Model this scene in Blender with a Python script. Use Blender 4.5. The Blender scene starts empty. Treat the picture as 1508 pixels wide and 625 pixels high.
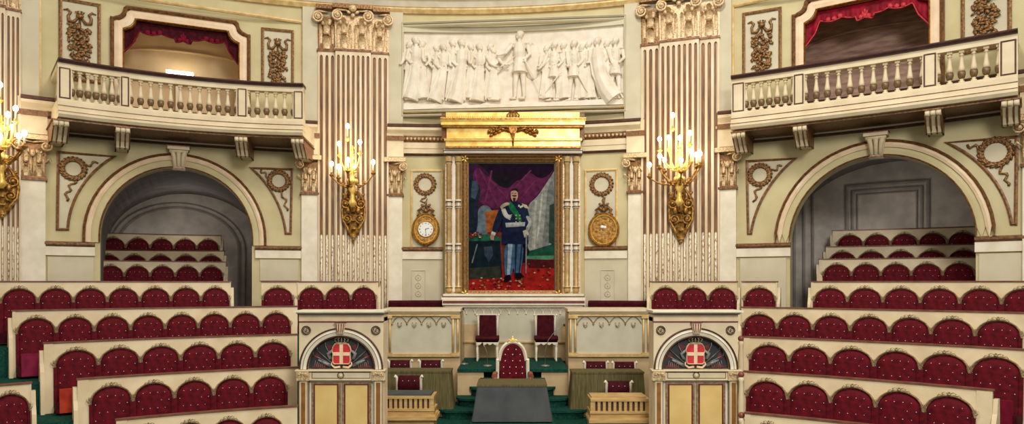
import bpy, math, random
from mathutils import Matrix, Vector
random.seed(7)
PI = math.pi; F = 1000.0; CX = 754.0; HZ = 417.1; CZ = 3.3
scene = bpy.context.scene; COL = scene.collection
sin, cos = math.sin, math.cos

# ---------------------------------------------------------------- materials
def lin(c): return tuple(((v/255.)/12.92 if v/255. <= .04045 else ((v/255.+.055)/1.055)**2.4) for v in c)
def mat(name, c1, c2=None, scale=6, rough=.6, metal=0., bump=0., detail=4, emit=0, stretch=None, lo=.35, hi=.65, kind='noise', sheen=0, spec=.5):
    m = bpy.data.materials.new(name); m.use_nodes = True
    nt = m.node_tree; b = nt.nodes['Principled BSDF']
    b.inputs['Roughness'].default_value = rough; b.inputs['Metallic'].default_value = metal
    b.inputs['Specular IOR Level'].default_value = spec
    if sheen: b.inputs['Sheen Weight'].default_value = sheen
    c1 = lin(c1) + (1,)
    c2 = (lin(c2) + (1,)) if c2 else tuple(v*.86 for v in c1[:3]) + (1,)
    tc = nt.nodes.new('ShaderNodeTexCoord'); mp = nt.nodes.new('ShaderNodeMapping')
    if stretch: mp.inputs['Scale'].default_value = stretch
    nt.links.new(tc.outputs['Object'], mp.inputs['Vector'])
    if kind == 'voronoi':
        n = nt.nodes.new('ShaderNodeTexVoronoi'); n.inputs['Scale'].default_value = scale; out = n.outputs['Distance']
    else:
        n = nt.nodes.new('ShaderNodeTexNoise'); n.inputs['Scale'].default_value = scale; n.inputs['Detail'].default_value = detail; out = n.outputs['Fac']
    nt.links.new(mp.outputs['Vector'], n.inputs['Vector'])
    r = nt.nodes.new('ShaderNodeValToRGB'); r.color_ramp.elements[0].position = lo; r.color_ramp.elements[1].position = hi
    r.color_ramp.elements[0].color = c2; r.color_ramp.elements[1].color = c1
    nt.links.new(out, r.inputs['Fac']); nt.links.new(r.outputs['Color'], b.inputs['Base Color'])
    if bump:
        bp = nt.nodes.new('ShaderNodeBump'); bp.inputs['Strength'].default_value = bump; bp.inputs['Distance'].default_value = .02
        nt.links.new(out, bp.inputs['Height']); nt.links.new(bp.outputs['Normal'], b.inputs['Normal'])
    if emit:
        b.inputs['Emission Color'].default_value = c1; b.inputs['Emission Strength'].default_value = emit
    return m
M = {
 'wall': mat('pale_green_cream_plaster', (208,195,150), (196,182,136), 2.2, .75),
 'wallc': mat('pale_grey_cream_plaster', (210,200,172), (198,187,158), 2, .75),
 'cream': mat('warm_cream_paint', (232,214,178), (218,198,160), 3, .55),
 'white': mat('ivory_paint', (238,228,206), (222,210,184), 4, .5),
 'rib': mat('cream_rib_paint', (234,216,186), (214,190,152), 5, .5, stretch=(1,1,.2)),
 'pink': mat('pale_rose_cream_paint', (240,214,180), (226,196,158), 4, .55),
 'relief': mat('white_stucco', (232,222,204), (218,204,182), 5, .6),
 'gilt': mat('aged_gilding', (160,116,66), (88,58,32), 28, .38, .45, .4, lo=.3, hi=.7),
 'giltb': mat('brown_gilding', (142,96,54), (92,60,34), 20, .42, .3, .3),
 'giltcream': mat('gilded_cream_carving', (230,202,158), (172,126,76), 34, .42, .15, .1, lo=.3, hi=.55),
 'gold': mat('bright_gold_leaf', (255,226,132), (236,184,84), 7, .3, .3, .05),
 'golddk': mat('dark_gold_carving', (190,130,40), (110,64,20), 20, .35, .5, .3),
 'goldpale': mat('pale_gold_paint', (222,192,134), (196,160,98), 8, .42, .2),
 'brass': mat('old_brass', (200,148,66), (120,80,32), 22, .35, .5, .2),
 'brown': mat('dark_brown_moulding', (96,56,36), (70,38,26), 12, .5),
 'mahog': mat('mahogany_rail', (70,34,28), (48,24,20), 10, .4),
 'grey': mat('pale_grey_plaster', (226,214,200), (196,186,176), 3, .8),  # even base colour of the grey plaster
 'greym': mat('grey_moulding_plaster', (176,166,158), (150,142,134), 3, .8),
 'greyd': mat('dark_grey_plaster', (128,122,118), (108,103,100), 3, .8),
 'velvet': mat('crimson_velvet', (104,12,26), (72,7,18), 14, .7, 0, .2, sheen=.04, spec=.12),
 'velvetd': mat('wine_red_velvet', (74,12,24), (52,8,16), 14, .75, 0, .2, spec=.12),
 'curtain': mat('crimson_silk', (150,18,40), (108,10,28), 6, .55, spec=.12),
 'fringe': mat('scarlet_fringe', (206,52,54), (160,30,38), 40, .6),
 'button': mat('pearl_button', (236,226,220), (220,206,200), 4, .25),
 'bench': mat('bench_cream_paint', (222,202,164), (206,184,144), 3, .5),
 'benchline': mat('bench_brown_line', (128,78,54), (100,58,42), 8, .45),
 'orn': mat('tarnished_gilt_ornament', (190,172,134), (124,104,70), 30, .35, .4, .1),
 'orndk': mat('bronzed_baluster_bulb', (136,108,72), (96,72,46), 20, .45, .2),
 'archline': mat('arch_moulding_gilt', (176,150,114), (130,100,70), 20, .4, .3),
 'pinkflap': mat('magenta_velvet', (138,36,66), (112,26,52), 8, .8, spec=.12),
 'orangeflap': mat('vermilion_velvet', (190,66,44), (160,50,36), 8, .8, spec=.12),
 'redflap': mat('ruby_velvet', (124,20,44), (100,14,34), 8, .8, spec=.12),
 'carpet': mat('green_carpet', (28,78,64), (16,54,46), 30, .95, 0, .3, spec=.12),
 'drape': mat('olive_green_baize', (112,102,66), (86,78,50), 8, .85, stretch=(6,6,.4), spec=.12),
 'slate': mat('slate_grey_cloth', (84,86,86), (72,74,76), 3, .85, spec=.12),
 'beige': mat('beige_wood_panel', (206,178,134), (188,158,114), 3, .6),
 'oak': mat('light_oak_desk', (204,170,110), (178,142,84), 4, .5, stretch=(1,1,8)),
 'oakdk': mat('dark_desk_recess', (92,56,34), (70,42,26), 6, .6),
 'panel': mat('pale_green_tribune_panel', (200,194,170), (188,181,156), 3, .6),
 'ochre': mat('ochre_door_panel', (230,198,126), (216,178,106), 2.2, .5),
 'ochredk': mat('brown_ochre_panel', (158,104,40), (128,82,32), 6, .5),
 'maroon': mat('maroon_line_paint', (118,34,34), (92,26,28), 8, .5),
 'black': mat('painted_black_ground', (46,46,50), (34,34,38), 8, .6),
 'shield': mat('shield_red', (206,44,50), (184,34,42), 10, .45),
 'shieldw': mat('shield_cross_cream', (236,206,170), (224,190,152), 10, .45),
 'silver': mat('silver_grey_paint', (150,146,142), (84,82,82), 20, .4),
 'wood': mat('brown_box_panelling', (176,142,122), (132,102,86), 3, .7, stretch=(1,1,5)),
 'tan': mat('tan_box_wall', (226,200,158), (206,176,132), 1.2, .8),
 'orangew': mat('amber_box_wall', (206,136,70), (186,116,56), 3, .7),
 'dial': mat('white_enamel_dial', (240,238,232), (230,228,222), 4, .3),
 'ink': mat('black_ink', (24,22,22), (18,16,16), 4, .5),
 'glass': mat('lit_flame_bulb', (255,242,218), (255,238,208), 4, .3, emit=16),
 'lamp': mat('lit_white_tube', (255,246,225), (255,240,215), 4, .3, emit=9),
 'candle': mat('ivory_candle_tube', (240,230,196), (228,212,170), 6, .4),
 'knob': mat('rose_wood_knob', (150,84,66), (120,60,48), 8, .4),
 'micro': mat('grey_metal_stem', (150,144,132), (130,124,112), 8, .35, .5),
 'fluted': mat('brown_gilt_flute', (140,98,58), (96,64,38), 18, .45, .2, stretch=(1,1,.15)),
 'cable': mat('worn_white_gilt_cabling', (242,230,204), (150,104,60), 14, .35, .1, stretch=(3,3,1.2), lo=.36, hi=.5),
}

# ---------------------------------------------------------------- geometry helpers
class Arc:
    """a vertical curved surface: s runs to the right, off runs toward the hall centre"""
    def __init__(s, cx, cy, R): s.cx, s.cy, s.R = cx, cy, R
    def map(s, a, z, off=0):
        t = a/s.R; r = s.R-off
        return (s.cx+r*sin(t), s.cy+r*cos(t), CZ+z)
    def Y(s, px, off=0):
        u = (px-CX)/F; R = s.R-off
        a = u*u+1; b = -2*(u*s.cx+s.cy); c = s.cx**2+s.cy**2-R*R
        return (-b+math.sqrt(max(b*b-4*a*c, 0)))/(2*a)
    def S(s, px, off=0):
        Y = s.Y(px, off); X = (px-CX)/F*Y
        return s.R*math.atan2(X-s.cx, Y-s.cy)
    def Z(s, px, py, off=0): return (HZ-py)/F*s.Y(px, off)
    def P(s, px, py, off=0): return (s.S(px, off), s.Z(px, py, off))
    def frame(s, a, z, off=0):
        """matrix whose local x runs to the right along the surface, -y toward the hall"""
        x, y, zz = s.map(a, z, off)
        return Matrix.Translation((x, y, zz)) @ Matrix.Rotation(-a/s.R, 4, 'Z')
def arc3(p, q, r):
    (ax, ay), (bx, by), (cx, cy) = p, q, r
    d = 2*(ax*(by-cy)+bx*(cy-ay)+cx*(ay-by))
    ux = ((ax*ax+ay*ay)*(by-cy)+(bx*bx+by*by)*(cy-ay)+(cx*cx+cy*cy)*(ay-by))/d
    uy = ((ax*ax+ay*ay)*(cx-bx)+(bx*bx+by*by)*(ax-cx)+(cx*cx+cy*cy)*(bx-ax))/d
    return Arc(ux, uy, math.hypot(ax-ux, ay-uy))
WALL = Arc(-1.2693, .9872, 14.1553)
FLAT = lambda a, z, off=0: (a, -off, z)
def plane(Y): return lambda a, z, off=0: (a, Y-off, CZ+z)
def PX(px, py, Y): return ((px-CX)/F*Y, (HZ-py)/F*Y)

class MB:
    def __init__(s, mp=FLAT): s.v = []; s.f = []; s.m = []; s.mp = mp; s.mi = 0; s.sm = []; s.smooth = False
    def vert(s, a, z, off=0): s.v.append(s.mp(a, z, off)); return len(s.v)-1
    def raw(s, p): s.v.append(tuple(p)); return len(s.v)-1
    def face(s, *i): s.f.append(tuple(i)); s.m.append(s.mi); s.sm.append(s.smooth)
    def prism(s, poly, o0, o1, back=True):
        """polygon (a,z) extruded from off o0 (back) to o1 (front)"""
        n = len(poly)
        A = sum(poly[i][0]*poly[(i+1)%n][1]-poly[(i+1)%n][0]*poly[i][1] for i in range(n))
        if A < 0: poly = poly[::-1]
        f = [s.vert(a, z, o1) for a, z in poly]; b = [s.vert(a, z, o0) for a, z in poly]
        s.face(*f)
        if back: s.face(*b[::-1])
        for i in range(n):
            j = (i+1)%n; s.face(b[i], b[j], f[j], f[i])
        return s
    def box(s, a0, a1, z0, z1, o0, o1): return s.prism([(a0,z0),(a1,z0),(a1,z1),(a0,z1)], o0, o1)
    def sweep(s, prof, a0, a1, n=None):
        """closed profile of (off,z) swept along s"""
        if n is None: n = max(1, int(abs(a1-a0)/.35))
        k = len(prof); rows = []
        for i in range(n+1):
            a = a0+(a1-a0)*i/n; rows.append([s.vert(a, z, o) for o, z in prof])
        for i in range(n):
            for j in range(k):
                q = (j+1)%k; s.face(rows[i][j], rows[i+1][j], rows[i+1][q], rows[i][q])
        s.face(*rows[0]); s.face(*rows[-1][::-1])
        return s
    def bent(s, a0, a1, z0, z1, o0, o1, n=None): return s.sweep([(o0,z0),(o1,z0),(o1,z1),(o0,z1)], a0, a1, n)
    def band(s, path, w, o0, o1, closed=False):
        """flat moulding of width w centred on a path in (a,z)"""
        n = len(path); L = []; Rr = []
        for i in range(n):
            p = path[i]
            if closed: a = path[i-1]; b = path[(i+1)%n]
            else: a = path[max(i-1,0)]; b = path[min(i+1,n-1)]
            d1 = (p[0]-a[0], p[1]-a[1]); d2 = (b[0]-p[0], b[1]-p[1])
            l1 = math.hypot(*d1) or 1; l2 = math.hypot(*d2) or 1
            if math.hypot(*d1) == 0: d1, l1 = d2, l2
            if math.hypot(*d2) == 0: d2, l2 = d1, l1
            n1 = (-d1[1]/l1, d1[0]/l1); n2 = (-d2[1]/l2, d2[0]/l2)
            m = (n1[0]+n2[0], n1[1]+n2[1]); q = (m[0]*m[0]+m[1]*m[1])/2 or 1
            q = max(q, .35)
            m = (m[0]/q*w/2, m[1]/q*w/2)
            L.append((p[0]+m[0], p[1]+m[1])); Rr.append((p[0]-m[0], p[1]-m[1]))
        rows = []
        for l, r in zip(L, Rr):
            mid = ((l[0]+r[0])/2, (l[1]+r[1])/2)
            rows.append([s.vert(*l, o0), s.vert(*l, o0+(o1-o0)*.75), s.vert(*mid, o1), s.vert(*r, o0+(o1-o0)*.75), s.vert(*r, o0)])
        for i in range(n if closed else n-1):
            A = rows[i]; B = rows[(i+1)%n]
            for j in range(4): s.face(A[j], A[j+1], B[j+1], B[j])
        if not closed: s.face(*rows[0][::-1]); s.face(*rows[-1])
        return s
    def tube(s, pts, r, seg=6, closed=False):
        """3-D tube through points given in (a,z,off)"""
        P = [Vector(s.mp(*p)) for p in pts]; n = len(P)
        rr = r if isinstance(r, (list, tuple)) else [r]*n
        rows = []; up = None
        for i in range(n):
            a = P[i-1] if (closed or i) else P[i]; b = P[(i+1)%n] if (closed or i < n-1) else P[i]
            d = (b-a)
            if d.length < 1e-9: d = Vector((0,0,1))
            d.normalize()
            if up is None: up = d.orthogonal()
            up = up-d*up.dot(d)
            if up.length < 1e-6: up = d.orthogonal()
            up.normalize(); w = d.cross(up)
            rows.append([s.raw(P[i]+(up*cos(2*PI*k/seg)+w*sin(2*PI*k/seg))*rr[i]) for k in range(seg)])
        sm = s.smooth; s.smooth = True
        for i in range(n if closed else n-1):
            A = rows[i]; B = rows[(i+1)%n]
            for k in range(seg): s.face(A[k], A[(k+1)%seg], B[(k+1)%seg], B[k])
        s.smooth = sm
        if not closed: s.face(*rows[0][::-1]); s.face(*rows[-1])
        return s
    def ell(s, a, z, off, ra, rz, ro, rot=0, nu=8, nv=5):
        sm = s.smooth; s.smooth = True; c, d = cos(rot), sin(rot)
        def pt(x, y, zz): x2 = x*c-zz*d; z2 = x*d+zz*c; return s.vert(a+x2, z+z2, off+y)
        top = pt(0,0,rz); rows = []
        for j in range(1, nv):
            ph = PI*j/nv; rows.append([pt(ra*sin(ph)*cos(2*PI*k/nu), ro*sin(ph)*sin(2*PI*k/nu), rz*cos(ph)) for k in range(nu)])
        bot = pt(0,0,-rz)
        for k in range(nu):
            q = (k+1)%nu; s.face(top, rows[0][q], rows[0][k]); s.face(bot, rows[-1][k], rows[-1][q])
            for j in range(nv-2): s.face(rows[j][k], rows[j][q], rows[j+1][q], rows[j+1][k])
        s.smooth = sm; return s
    def lathe(s, prof, a=0, off=0, seg=12, z=0, sq=None):
        sm = s.smooth; s.smooth = True; rows = []
        for r, h in prof: rows.append([s.vert(a+r*cos(2*PI*k/seg+PI/seg), z+h, off+r*sin(2*PI*k/seg+PI/seg)) for k in range(seg)])
        for i in range(len(rows)-1):
            for k in range(seg): s.face(rows[i][k], rows[i+1][k], rows[i+1][(k+1)%seg], rows[i][(k+1)%seg])
        s.smooth = sm; s.face(*rows[0]); s.face(*rows[-1][::-1]); return s
    def spiral(s, a, z, off, r0, turns, dirn, r, start=0, seg=5, grow=0):
        pts = []; rr = []
        n = int(turns*10)+1
        for i in range(n):
            k = i/(n-1); t = start+dirn*turns*2*PI*k; q = r0*(1-.85*k)
            pts.append((a+q*cos(t), z+q*sin(t), off+grow*k)); rr.append(r*(1-.4*k))
        s.tube(pts, rr, seg); s.ell(a, z, off+grow, r*1.6, r*1.6, r*1.6, nu=6, nv=4); return s
    def leaf(s, a, z, off, w, h, curl, n=5):
        """acanthus leaf: lobed blade standing on (a,z), tip curling outward"""
        rows = []; sm = s.smooth; s.smooth = True
        for i in range(n+1):
            k = i/n; zz = z+h*(k if k < .8 else .8+.12*sin((k-.8)/.2*PI)); oo = off+curl*k**3
            ww = w/2*(.8+.2*sin(k*PI*5)+.1*sin(k*PI))*(1 if k < .7 else 1-(k-.7)/.3*.5)
            rows.append([s.vert(a-ww, zz, oo), s.vert(a-ww*.45, zz, oo+.18*w), s.vert(a, zz, oo+.1*w), s.vert(a+ww*.45, zz, oo+.18*w), s.vert(a+ww, zz, oo)])
        for i in range(n):
            for j in range(4): s.face(rows[i][j], rows[i][j+1], rows[i+1][j+1], rows[i+1][j])
        s.smooth = sm; return s
    def build(s, name, mats, parent=None, inv=None, flip=False):
        me = bpy.data.meshes.new(name)
        vs = s.v
        if inv is None and parent is not None and parent.name in FR: inv = FR[parent.name].inverted()
        if inv is not None: vs = [tuple(inv @ Vector(p)) for p in vs]
        me.from_pydata(vs, [], s.f)
        if not isinstance(mats, (list, tuple)): mats = [mats]
        for m in mats: me.materials.append(M[m] if isinstance(m, str) else m)
        me.polygons.foreach_set('material_index', s.m)
        me.polygons.foreach_set('use_smooth', s.sm)
        import bmesh
        bm = bmesh.new(); bm.from_mesh(me); bmesh.ops.recalc_face_normals(bm, faces=bm.faces); bm.to_mesh(me); bm.free()
        me.update()
        o = bpy.data.objects.new(name, me); COL.objects.link(o)
        if parent is not None:
            o.parent = parent
            if parent.name in FR: FR[o.name] = FR[parent.name]
        return o
FR = {}
def thing(name, label, cat, mtx=None, group=None):
    o = bpy.data.objects.new(name, None); o.empty_display_size = .1; COL.objects.link(o)
    if mtx is None: mtx = Matrix.Identity(4)
    if isinstance(mtx, (tuple, list)): mtx = Matrix.Translation(mtx)
    o.matrix_world = mtx; o.location = mtx.to_translation(); o.rotation_euler = (0, 0, mtx.to_euler().z)
    FR[o.name] = mtx.copy(); o['label'] = label; o['category'] = cat
    if group: o['group'] = group
    return o
def tag(o, label, cat, group=None):
    o['label'] = label; o['category'] = cat
    if group: o['group'] = group
    return o
def struct(o): o['kind'] = 'structure'; return o
def place(src, parent, mtx, name=None):
    """copy of a part placed by a matrix in its parent's frame"""
    c = src.copy(); c.parent = parent; COL.objects.link(c)
    c.location = mtx.to_translation(); c.rotation_euler = mtx.to_euler(); c.scale = mtx.to_scale()
    return c
def local(mb, frame):
    """mapping through a frame: local (a,z,off) -> world"""
    def f(a, z, off=0): return tuple(frame @ Vector((a, -off, z)))
    return f
def lerp(a, b, t): return a+(b-a)*t
# ---------------------------------------------------------------- the wall and its openings
S, Z, P = WALL.S, WALL.Z, WALL.P
def arch_spec(pl, pr, zc, zcrown):
    a0, a1 = S(pl), S(pr); return dict(a=(a0+a1)/2, w=(a1-a0)/2, zc=zc, h=zcrown-zc)
def arch_path(sp, grow=0, z0=-1.4, n=28):
    a, w, zc, h = sp['a'], sp['w']+grow, sp['zc'], sp['h']+grow
    return [(a-w, z0)]+[(a-w*cos(PI*i/n), zc+h*sin(PI*i/n)) for i in range(n+1)]+[(a+w, z0)]
ARL = arch_spec(147.5, 371, .93, 2.37); ARR = arch_spec(1163.5, 1437, .78, 2.36)
def box_path(p0, p1, zt=5.31, grow=0, z0=3.4):
    a0, a1 = S(p0)-grow, S(p1)+grow; zt += grow; q = .24
    pts = [(a0, z0), (a0, zt-q)]
    for i in range(5): t = PI/2*i/4; pts.append((a0+q*.98-q*.98*cos(t)*1.0, zt-q+q*.25*sin(t)+q*.75*(1-cos(t))) if False else (a0+q*sin(t)*.9, zt-q*cos(t)*.9))
    pts.append((a0+q, zt)); r = [(a0+a1-x, y) for x, y in pts[::-1]]
    return pts+r
def notch_path(a0, a1, z0, zt, q=.24):
    """opening with concave quarter-round top corners"""
    L = [(a0, z0), (a0, zt-q), (a0+q*.12, zt-q)]
    for i in range(1, 6):
        t = PI/2*i/6; L.append((a0+q*.12+q*.76*sin(t), zt-q*.12-q*.8+q*.8*(1-cos(t))))
    L += [(a0+q*.88, zt-q*.12), (a0+q, zt)]
    return L+[(a0+a1-x, y) for x, y in L[::-1]]
BXL = (S(181.5), S(352.5)); BXR = (S(1184.5), S(1369.5)); BZ = 5.31
pathBL = notch_path(*BXL, 3.4, BZ); pathBR = notch_path(*BXR, 3.4, BZ)
def interp(path, a):
    ups = [p for p in path]
    for i in range(len(ups)-1):
        x0, x1 = ups[i][0], ups[i+1][0]
        if x1 > x0 and x0 <= a <= x1: return lerp(ups[i][1], ups[i+1][1], (a-x0)/(x1-x0))
    return None
holes = [(arch_path(ARL), -1.4), (arch_path(ARR), -1.4), (pathBL, 3.4), (pathBR, 3.4)]
A0, A1, ZB, ZT = -15.5, 15.0, -3.3, 7.2
br = set([A0, A1])
x = A0
while x < A1: br.add(round(x, 4)); x += .35
for pth, _ in holes:
    for p in pth: br.add(round(p[0], 5))
br = sorted(br)
w = MB(WALL.map)
for a, b in zip(br, br[1:]):
    if b-a < 1e-4: continue
    ivA = []; mid = (a+b)/2
    for pth, z0 in holes:
        x0, x1 = pth[0][0], pth[-1][0]
        if x0 < mid < x1:
            ivA.append((z0, interp(pth, a+1e-5*(b-a)+1e-7) , interp(pth, b-1e-7)))
    ivA.sort(key=lambda t: t[0])
    cur = (ZB, ZB)
    for z0, ha, hb in ivA:
        w.face(w.vert(a,cur[0]), w.vert(b,cur[1]), w.vert(b,z0), w.vert(a,z0)); cur = (ha if ha is not None else hb, hb if hb is not None else ha)
    w.face(w.vert(a,cur[0]), w.vert(b,cur[1]), w.vert(b,ZT), w.vert(a,ZT))
# reveals of the openings
def reveal(mb, path, depth):
    for p, q in zip(path, path[1:]):
        mb.face(mb.vert(*p, 0), mb.vert(*q, 0), mb.vert(*q, -depth), mb.vert(*p, -depth))
struct(w.build('wall_back', 'wall'))
rv = MB(WALL.map); reveal(rv, arch_path(ARL), .35); reveal(rv, arch_path(ARR), .35); reveal(rv, pathBL, .22); reveal(rv, pathBR, .22)
struct(rv.build('trim_1', 'wall'))
# alcoves behind the arches: barrel vault, back wall, floor
def alcove(sp, depth, nm, right=False):
    g_ = .42 if right else .02
    r = MB(WALL.map); path = arch_path(sp, g_, -2.2)
    if right:
        inner = arch_path(sp, 0, -2.2)
        for (p, q), (p2, q2) in zip(zip(path, path[1:]), zip(inner, inner[1:])): r.face(r.vert(*p2, -.35), r.vert(*q2, -.35), r.vert(*q, -.36), r.vert(*p, -.36))
    for p, q in zip(path, path[1:]):
        r.face(r.vert(*p, -.35), r.vert(*q, -.35), r.vert(*q, -depth), r.vert(*p, -depth))
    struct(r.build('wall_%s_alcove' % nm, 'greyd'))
    # wider hidden ground under the rows of seats
    b = MB(WALL.map); a, ww = sp['a'], sp['w']+.05
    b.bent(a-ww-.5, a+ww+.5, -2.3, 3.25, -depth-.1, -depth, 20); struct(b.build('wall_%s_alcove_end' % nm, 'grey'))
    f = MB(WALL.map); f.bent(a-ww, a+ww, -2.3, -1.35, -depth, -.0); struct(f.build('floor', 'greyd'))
    t = MB(WALL.map)
    D_ = -depth
    if not right:
        a0_, a1_ = S(172, D_), S(352, D_); zc0 = Z(262, 306, D_)
        for g2, w2 in ((0, .06), (.12, .03)):
            t.band(arch_path(dict(a=(a0_+a1_)/2, w=(a1_-a0_)/2, zc=.9, h=zc0-.9), g2, -1.3), w2, D_, D_+.05)
    else:
        for p0_, p1_, y_, w2 in ((1247.6,1366.6,271,.06),(1256,1357,279,.05),(1263,1350,284.5,.03)):
            a0_, a1_ = S(p0_, D_), S(p1_, D_); zt_ = Z((p0_+p1_)/2, y_, D_); t.band([(a0_,-1.3),(a0_,zt_),(a1_,zt_),(a1_,-1.3)], w2, D_, D_+.06)
        for p0_ in (1170, 1184, 1197): t.band([(S(p0_, D_),-1.3),(S(p0_, D_),2.4)], .05, D_, D_+.06)
    struct(t.build('trim_2' if not right else 'trim_3', 'greym'))
alcove(ARL, 4.6, 'left'); alcove(ARR, 3.5, 'right', True)
# theatre boxes behind the upper openings
def boxroom(rg, nm, depth, m1, m2, mside):
    a0, a1 = rg[0]-.25, rg[1]+.25
    b = MB(WALL.map); b.bent(a0, a1, 3.3, 5.9, -depth-.1, -depth, 6); struct(b.build('wall_%s_box' % nm, m1))
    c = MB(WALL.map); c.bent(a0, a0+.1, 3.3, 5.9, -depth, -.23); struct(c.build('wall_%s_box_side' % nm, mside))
    c = MB(WALL.map); c.bent(a1-.1, a1, 3.3, 5.9, -depth, -.23); struct(c.build('wall_%s_box_side' % nm, m2))
    c = MB(WALL.map); c.bent(a0, a1, 5.6, 5.7, -depth, -.23); struct(c.build('ceiling', m2))
    c = MB(WALL.map); c.bent(a0, a1, 3.25, 3.35, -depth, -.0); struct(c.build('floor', m2))
    # shallow arched hood line on the back wall
    t = MB(WALL.map); am = (a0+a1)/2; hw = (a1-a0)/2-.15
    pts = [(am-hw*cos(PI*i/16), 4.95+.22*sin(PI*i/16)) for i in range(17)]
    t.band([(am-hw, 3.4)]+pts+[(am+hw, 3.4)], .05, -depth, -depth+.05); struct(t.build('trim_4', m1))
boxroom(BXL, 'left', 1.3, 'tan', 'tan', 'grey'); boxroom(BXR, 'right', 1.2, 'wood', 'wood', 'orangew')

# mouldings that run round the hall
def mould(name, m, spans, prof):
    w = MB(WALL.map)
    for p0, p1 in spans: w.sweep(prof, S(p0) if abs(p0) < 3000 else p0, S(p1))
    return struct(w.build(name, m))
ALL = [(-40, 1560)]; LOW = [(31, 468.5), (571.5, 944.5), (1058.5, 1560)]
mould('trim_5', 'brown', LOW, [(0,2.83),(.05,2.83),(.07,2.86),(0,2.88)])
mould('trim_6', 'cream', LOW, [(0,2.88),(.04,2.88),(.04,2.98),(.06,2.99),(.06,3.12),(0,3.12)])
mould('trim_7', 'giltb', LOW, [(0,3.12),(.07,3.12),(.10,3.18),(.10,3.24),(0,3.25)])
mould('trim_8', 'cream', LOW, [(0,3.25),(.11,3.25),(.15,3.30),(.22,3.36),(.22,3.42),(0,3.43)])
mould('trim_9', 'brown', LOW, [(0,3.43),(.24,3.43),(.25,3.47),(.20,3.5),(0,3.5)])
# egg and dart beads on the gilt band
w = MB(WALL.map); w.smooth = True
for p0, p1 in [(31,70),(447,468),(572,655),(857,948),(1056,1084)]:
    a = S(p0)
    while a < S(p1): w.ell(a, 3.19, .10, .028, .035, .03, nu=6, nv=4); a += .085
struct(w.build('trim_10', 'giltcream'))
# top cornice
mould('trim_11', 'goldpale', ALL, [(0,5.98),(.06,5.98),(.10,6.06),(.10,6.10),(0,6.10)])
mould('trim_12', 'white', ALL, [(0,6.10),(.12,6.10),(.2,6.2),(.3,6.24),(.3,6.42),(0,6.42)])
mould('trim_13', 'goldpale', ALL, [(0,6.42),(.34,6.42),(.4,6.5),(.4,6.55),(0,6.55)])
mould('trim_14', 'white', ALL, [(0,6.55),(.42,6.55),(.5,6.7),(.5,7.1),(0,7.2)])
# recessed bay outlines
w = MB(WALL.map)
for p0, p1 in [(58, 446), (1079, 1520)]:
    w.band([(S(p0),3.5),(S(p0),5.66),(S(p1),5.66),(S(p1),3.5)], .06, 0, .04)
struct(w.build('trim_15', 'goldpale'))
# smooth raised strips beside the great pilasters on the upper storey
w = MB(WALL.map)
for p0, p1 in [(446,594),(920,1078),(-30,58)]: w.bent(S(p0), S(p1), 3.5, 5.98, 0, .10)
w.band([(S(592.5),3.7),(S(592.5),5.75),(S(922),5.75),(S(922),3.7)], .05, 0, .12, True)
struct(w.build('trim_16', 'wallc'))
# impost mouldings at the foot of the arches
IMP = [(66,140),(376,445),(592,652),(861,924),(1084,1164.5),(1436,1560)]
mould('trim_17', 'giltb', IMP, [(0,.70),(.05,.70),(.11,.74),(.11,.78),(.04,.80),(0,.80)])
mould('trim_18', 'white', IMP, [(0,.53),(.06,.53),(.06,.70),(0,.70)])
# dado below: raised panels
w = MB(WALL.map)
for p0, p1, z0, z1 in [(70,138,-.9,.5),(383,440,.05,.5),(1090,1158,-.9,.5),(1442,1560,-.9,.5)]:
    w.bent(S(p0), S(p1), z0, z1, 0, .035)
struct(w.build('trim_19', 'wallc'))
for p0, p1 in [(593,653),(861,925)]:
    w = MB(WALL.map); w.bent(S(p0), S(p1), -.6, .53, 0, .02); struct(w.build('trim_20', 'wallc'))

# archivolts
def archivolt(sp, label):
    kz = sp['zc']+sp['h']
    r = thing('archivolt', label, 'arch moulding', WALL.map(sp['a'], kz, 0), 'arch mouldings round the seating alcoves')
    imp = .80
    b = MB(WALL.map); b.band(arch_path(sp, .27, imp), .05, 0, .10); b.build('outer_moulding', 'giltb', r)
    b = MB(WALL.map); b.band(arch_path(sp, .20, imp), .09, 0, .08); b.build('middle_moulding', 'pink', r)
    b = MB(WALL.map); b.band(arch_path(sp, .09, imp), .13, 0, .035); b.build('face_band', 'wall', r)
    b = MB(WALL.map); b.band(arch_path(sp, .015, imp), .03, 0, .05); b.build('inner_edge', 'giltb', r)
    # scrolled keystone
    fr = WALL.frame(sp['a'], kz, 0); k = MB(local(None, fr))
    k.prism([(-.10,-.02),(.10,-.02),(.16,.34),(-.16,.34)], .0, .16)
    for x in (-.085, 0, .085): k.tube([(x*.8,.0,.16),(x,.2,.19),(x*1.3,.30,.21)], [.035,.04,.05], 6)
    k.box(-.2,.2,.34,.40,0,.26); k.tube([(-.17,.31,.2),(.17,.31,.2)], .035, 6)
    k.build('keystone', 'cream', r)
    k = MB(local(None, fr)); k.box(-.21,.21,.40,.42,0,.27); k.build('keystone_line', 'giltb', r); k = MB(local(None, fr)); k.box(-.12,.12,-.05,-.02,0,.18); k.build('keystone_line', 'giltb', r)
archivolt(ARL, 'cream and gilt arch moulding with keystone over the left seating alcove')
archivolt(ARR, 'cream and gilt arch moulding with keystone over the right seating alcove')

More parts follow.
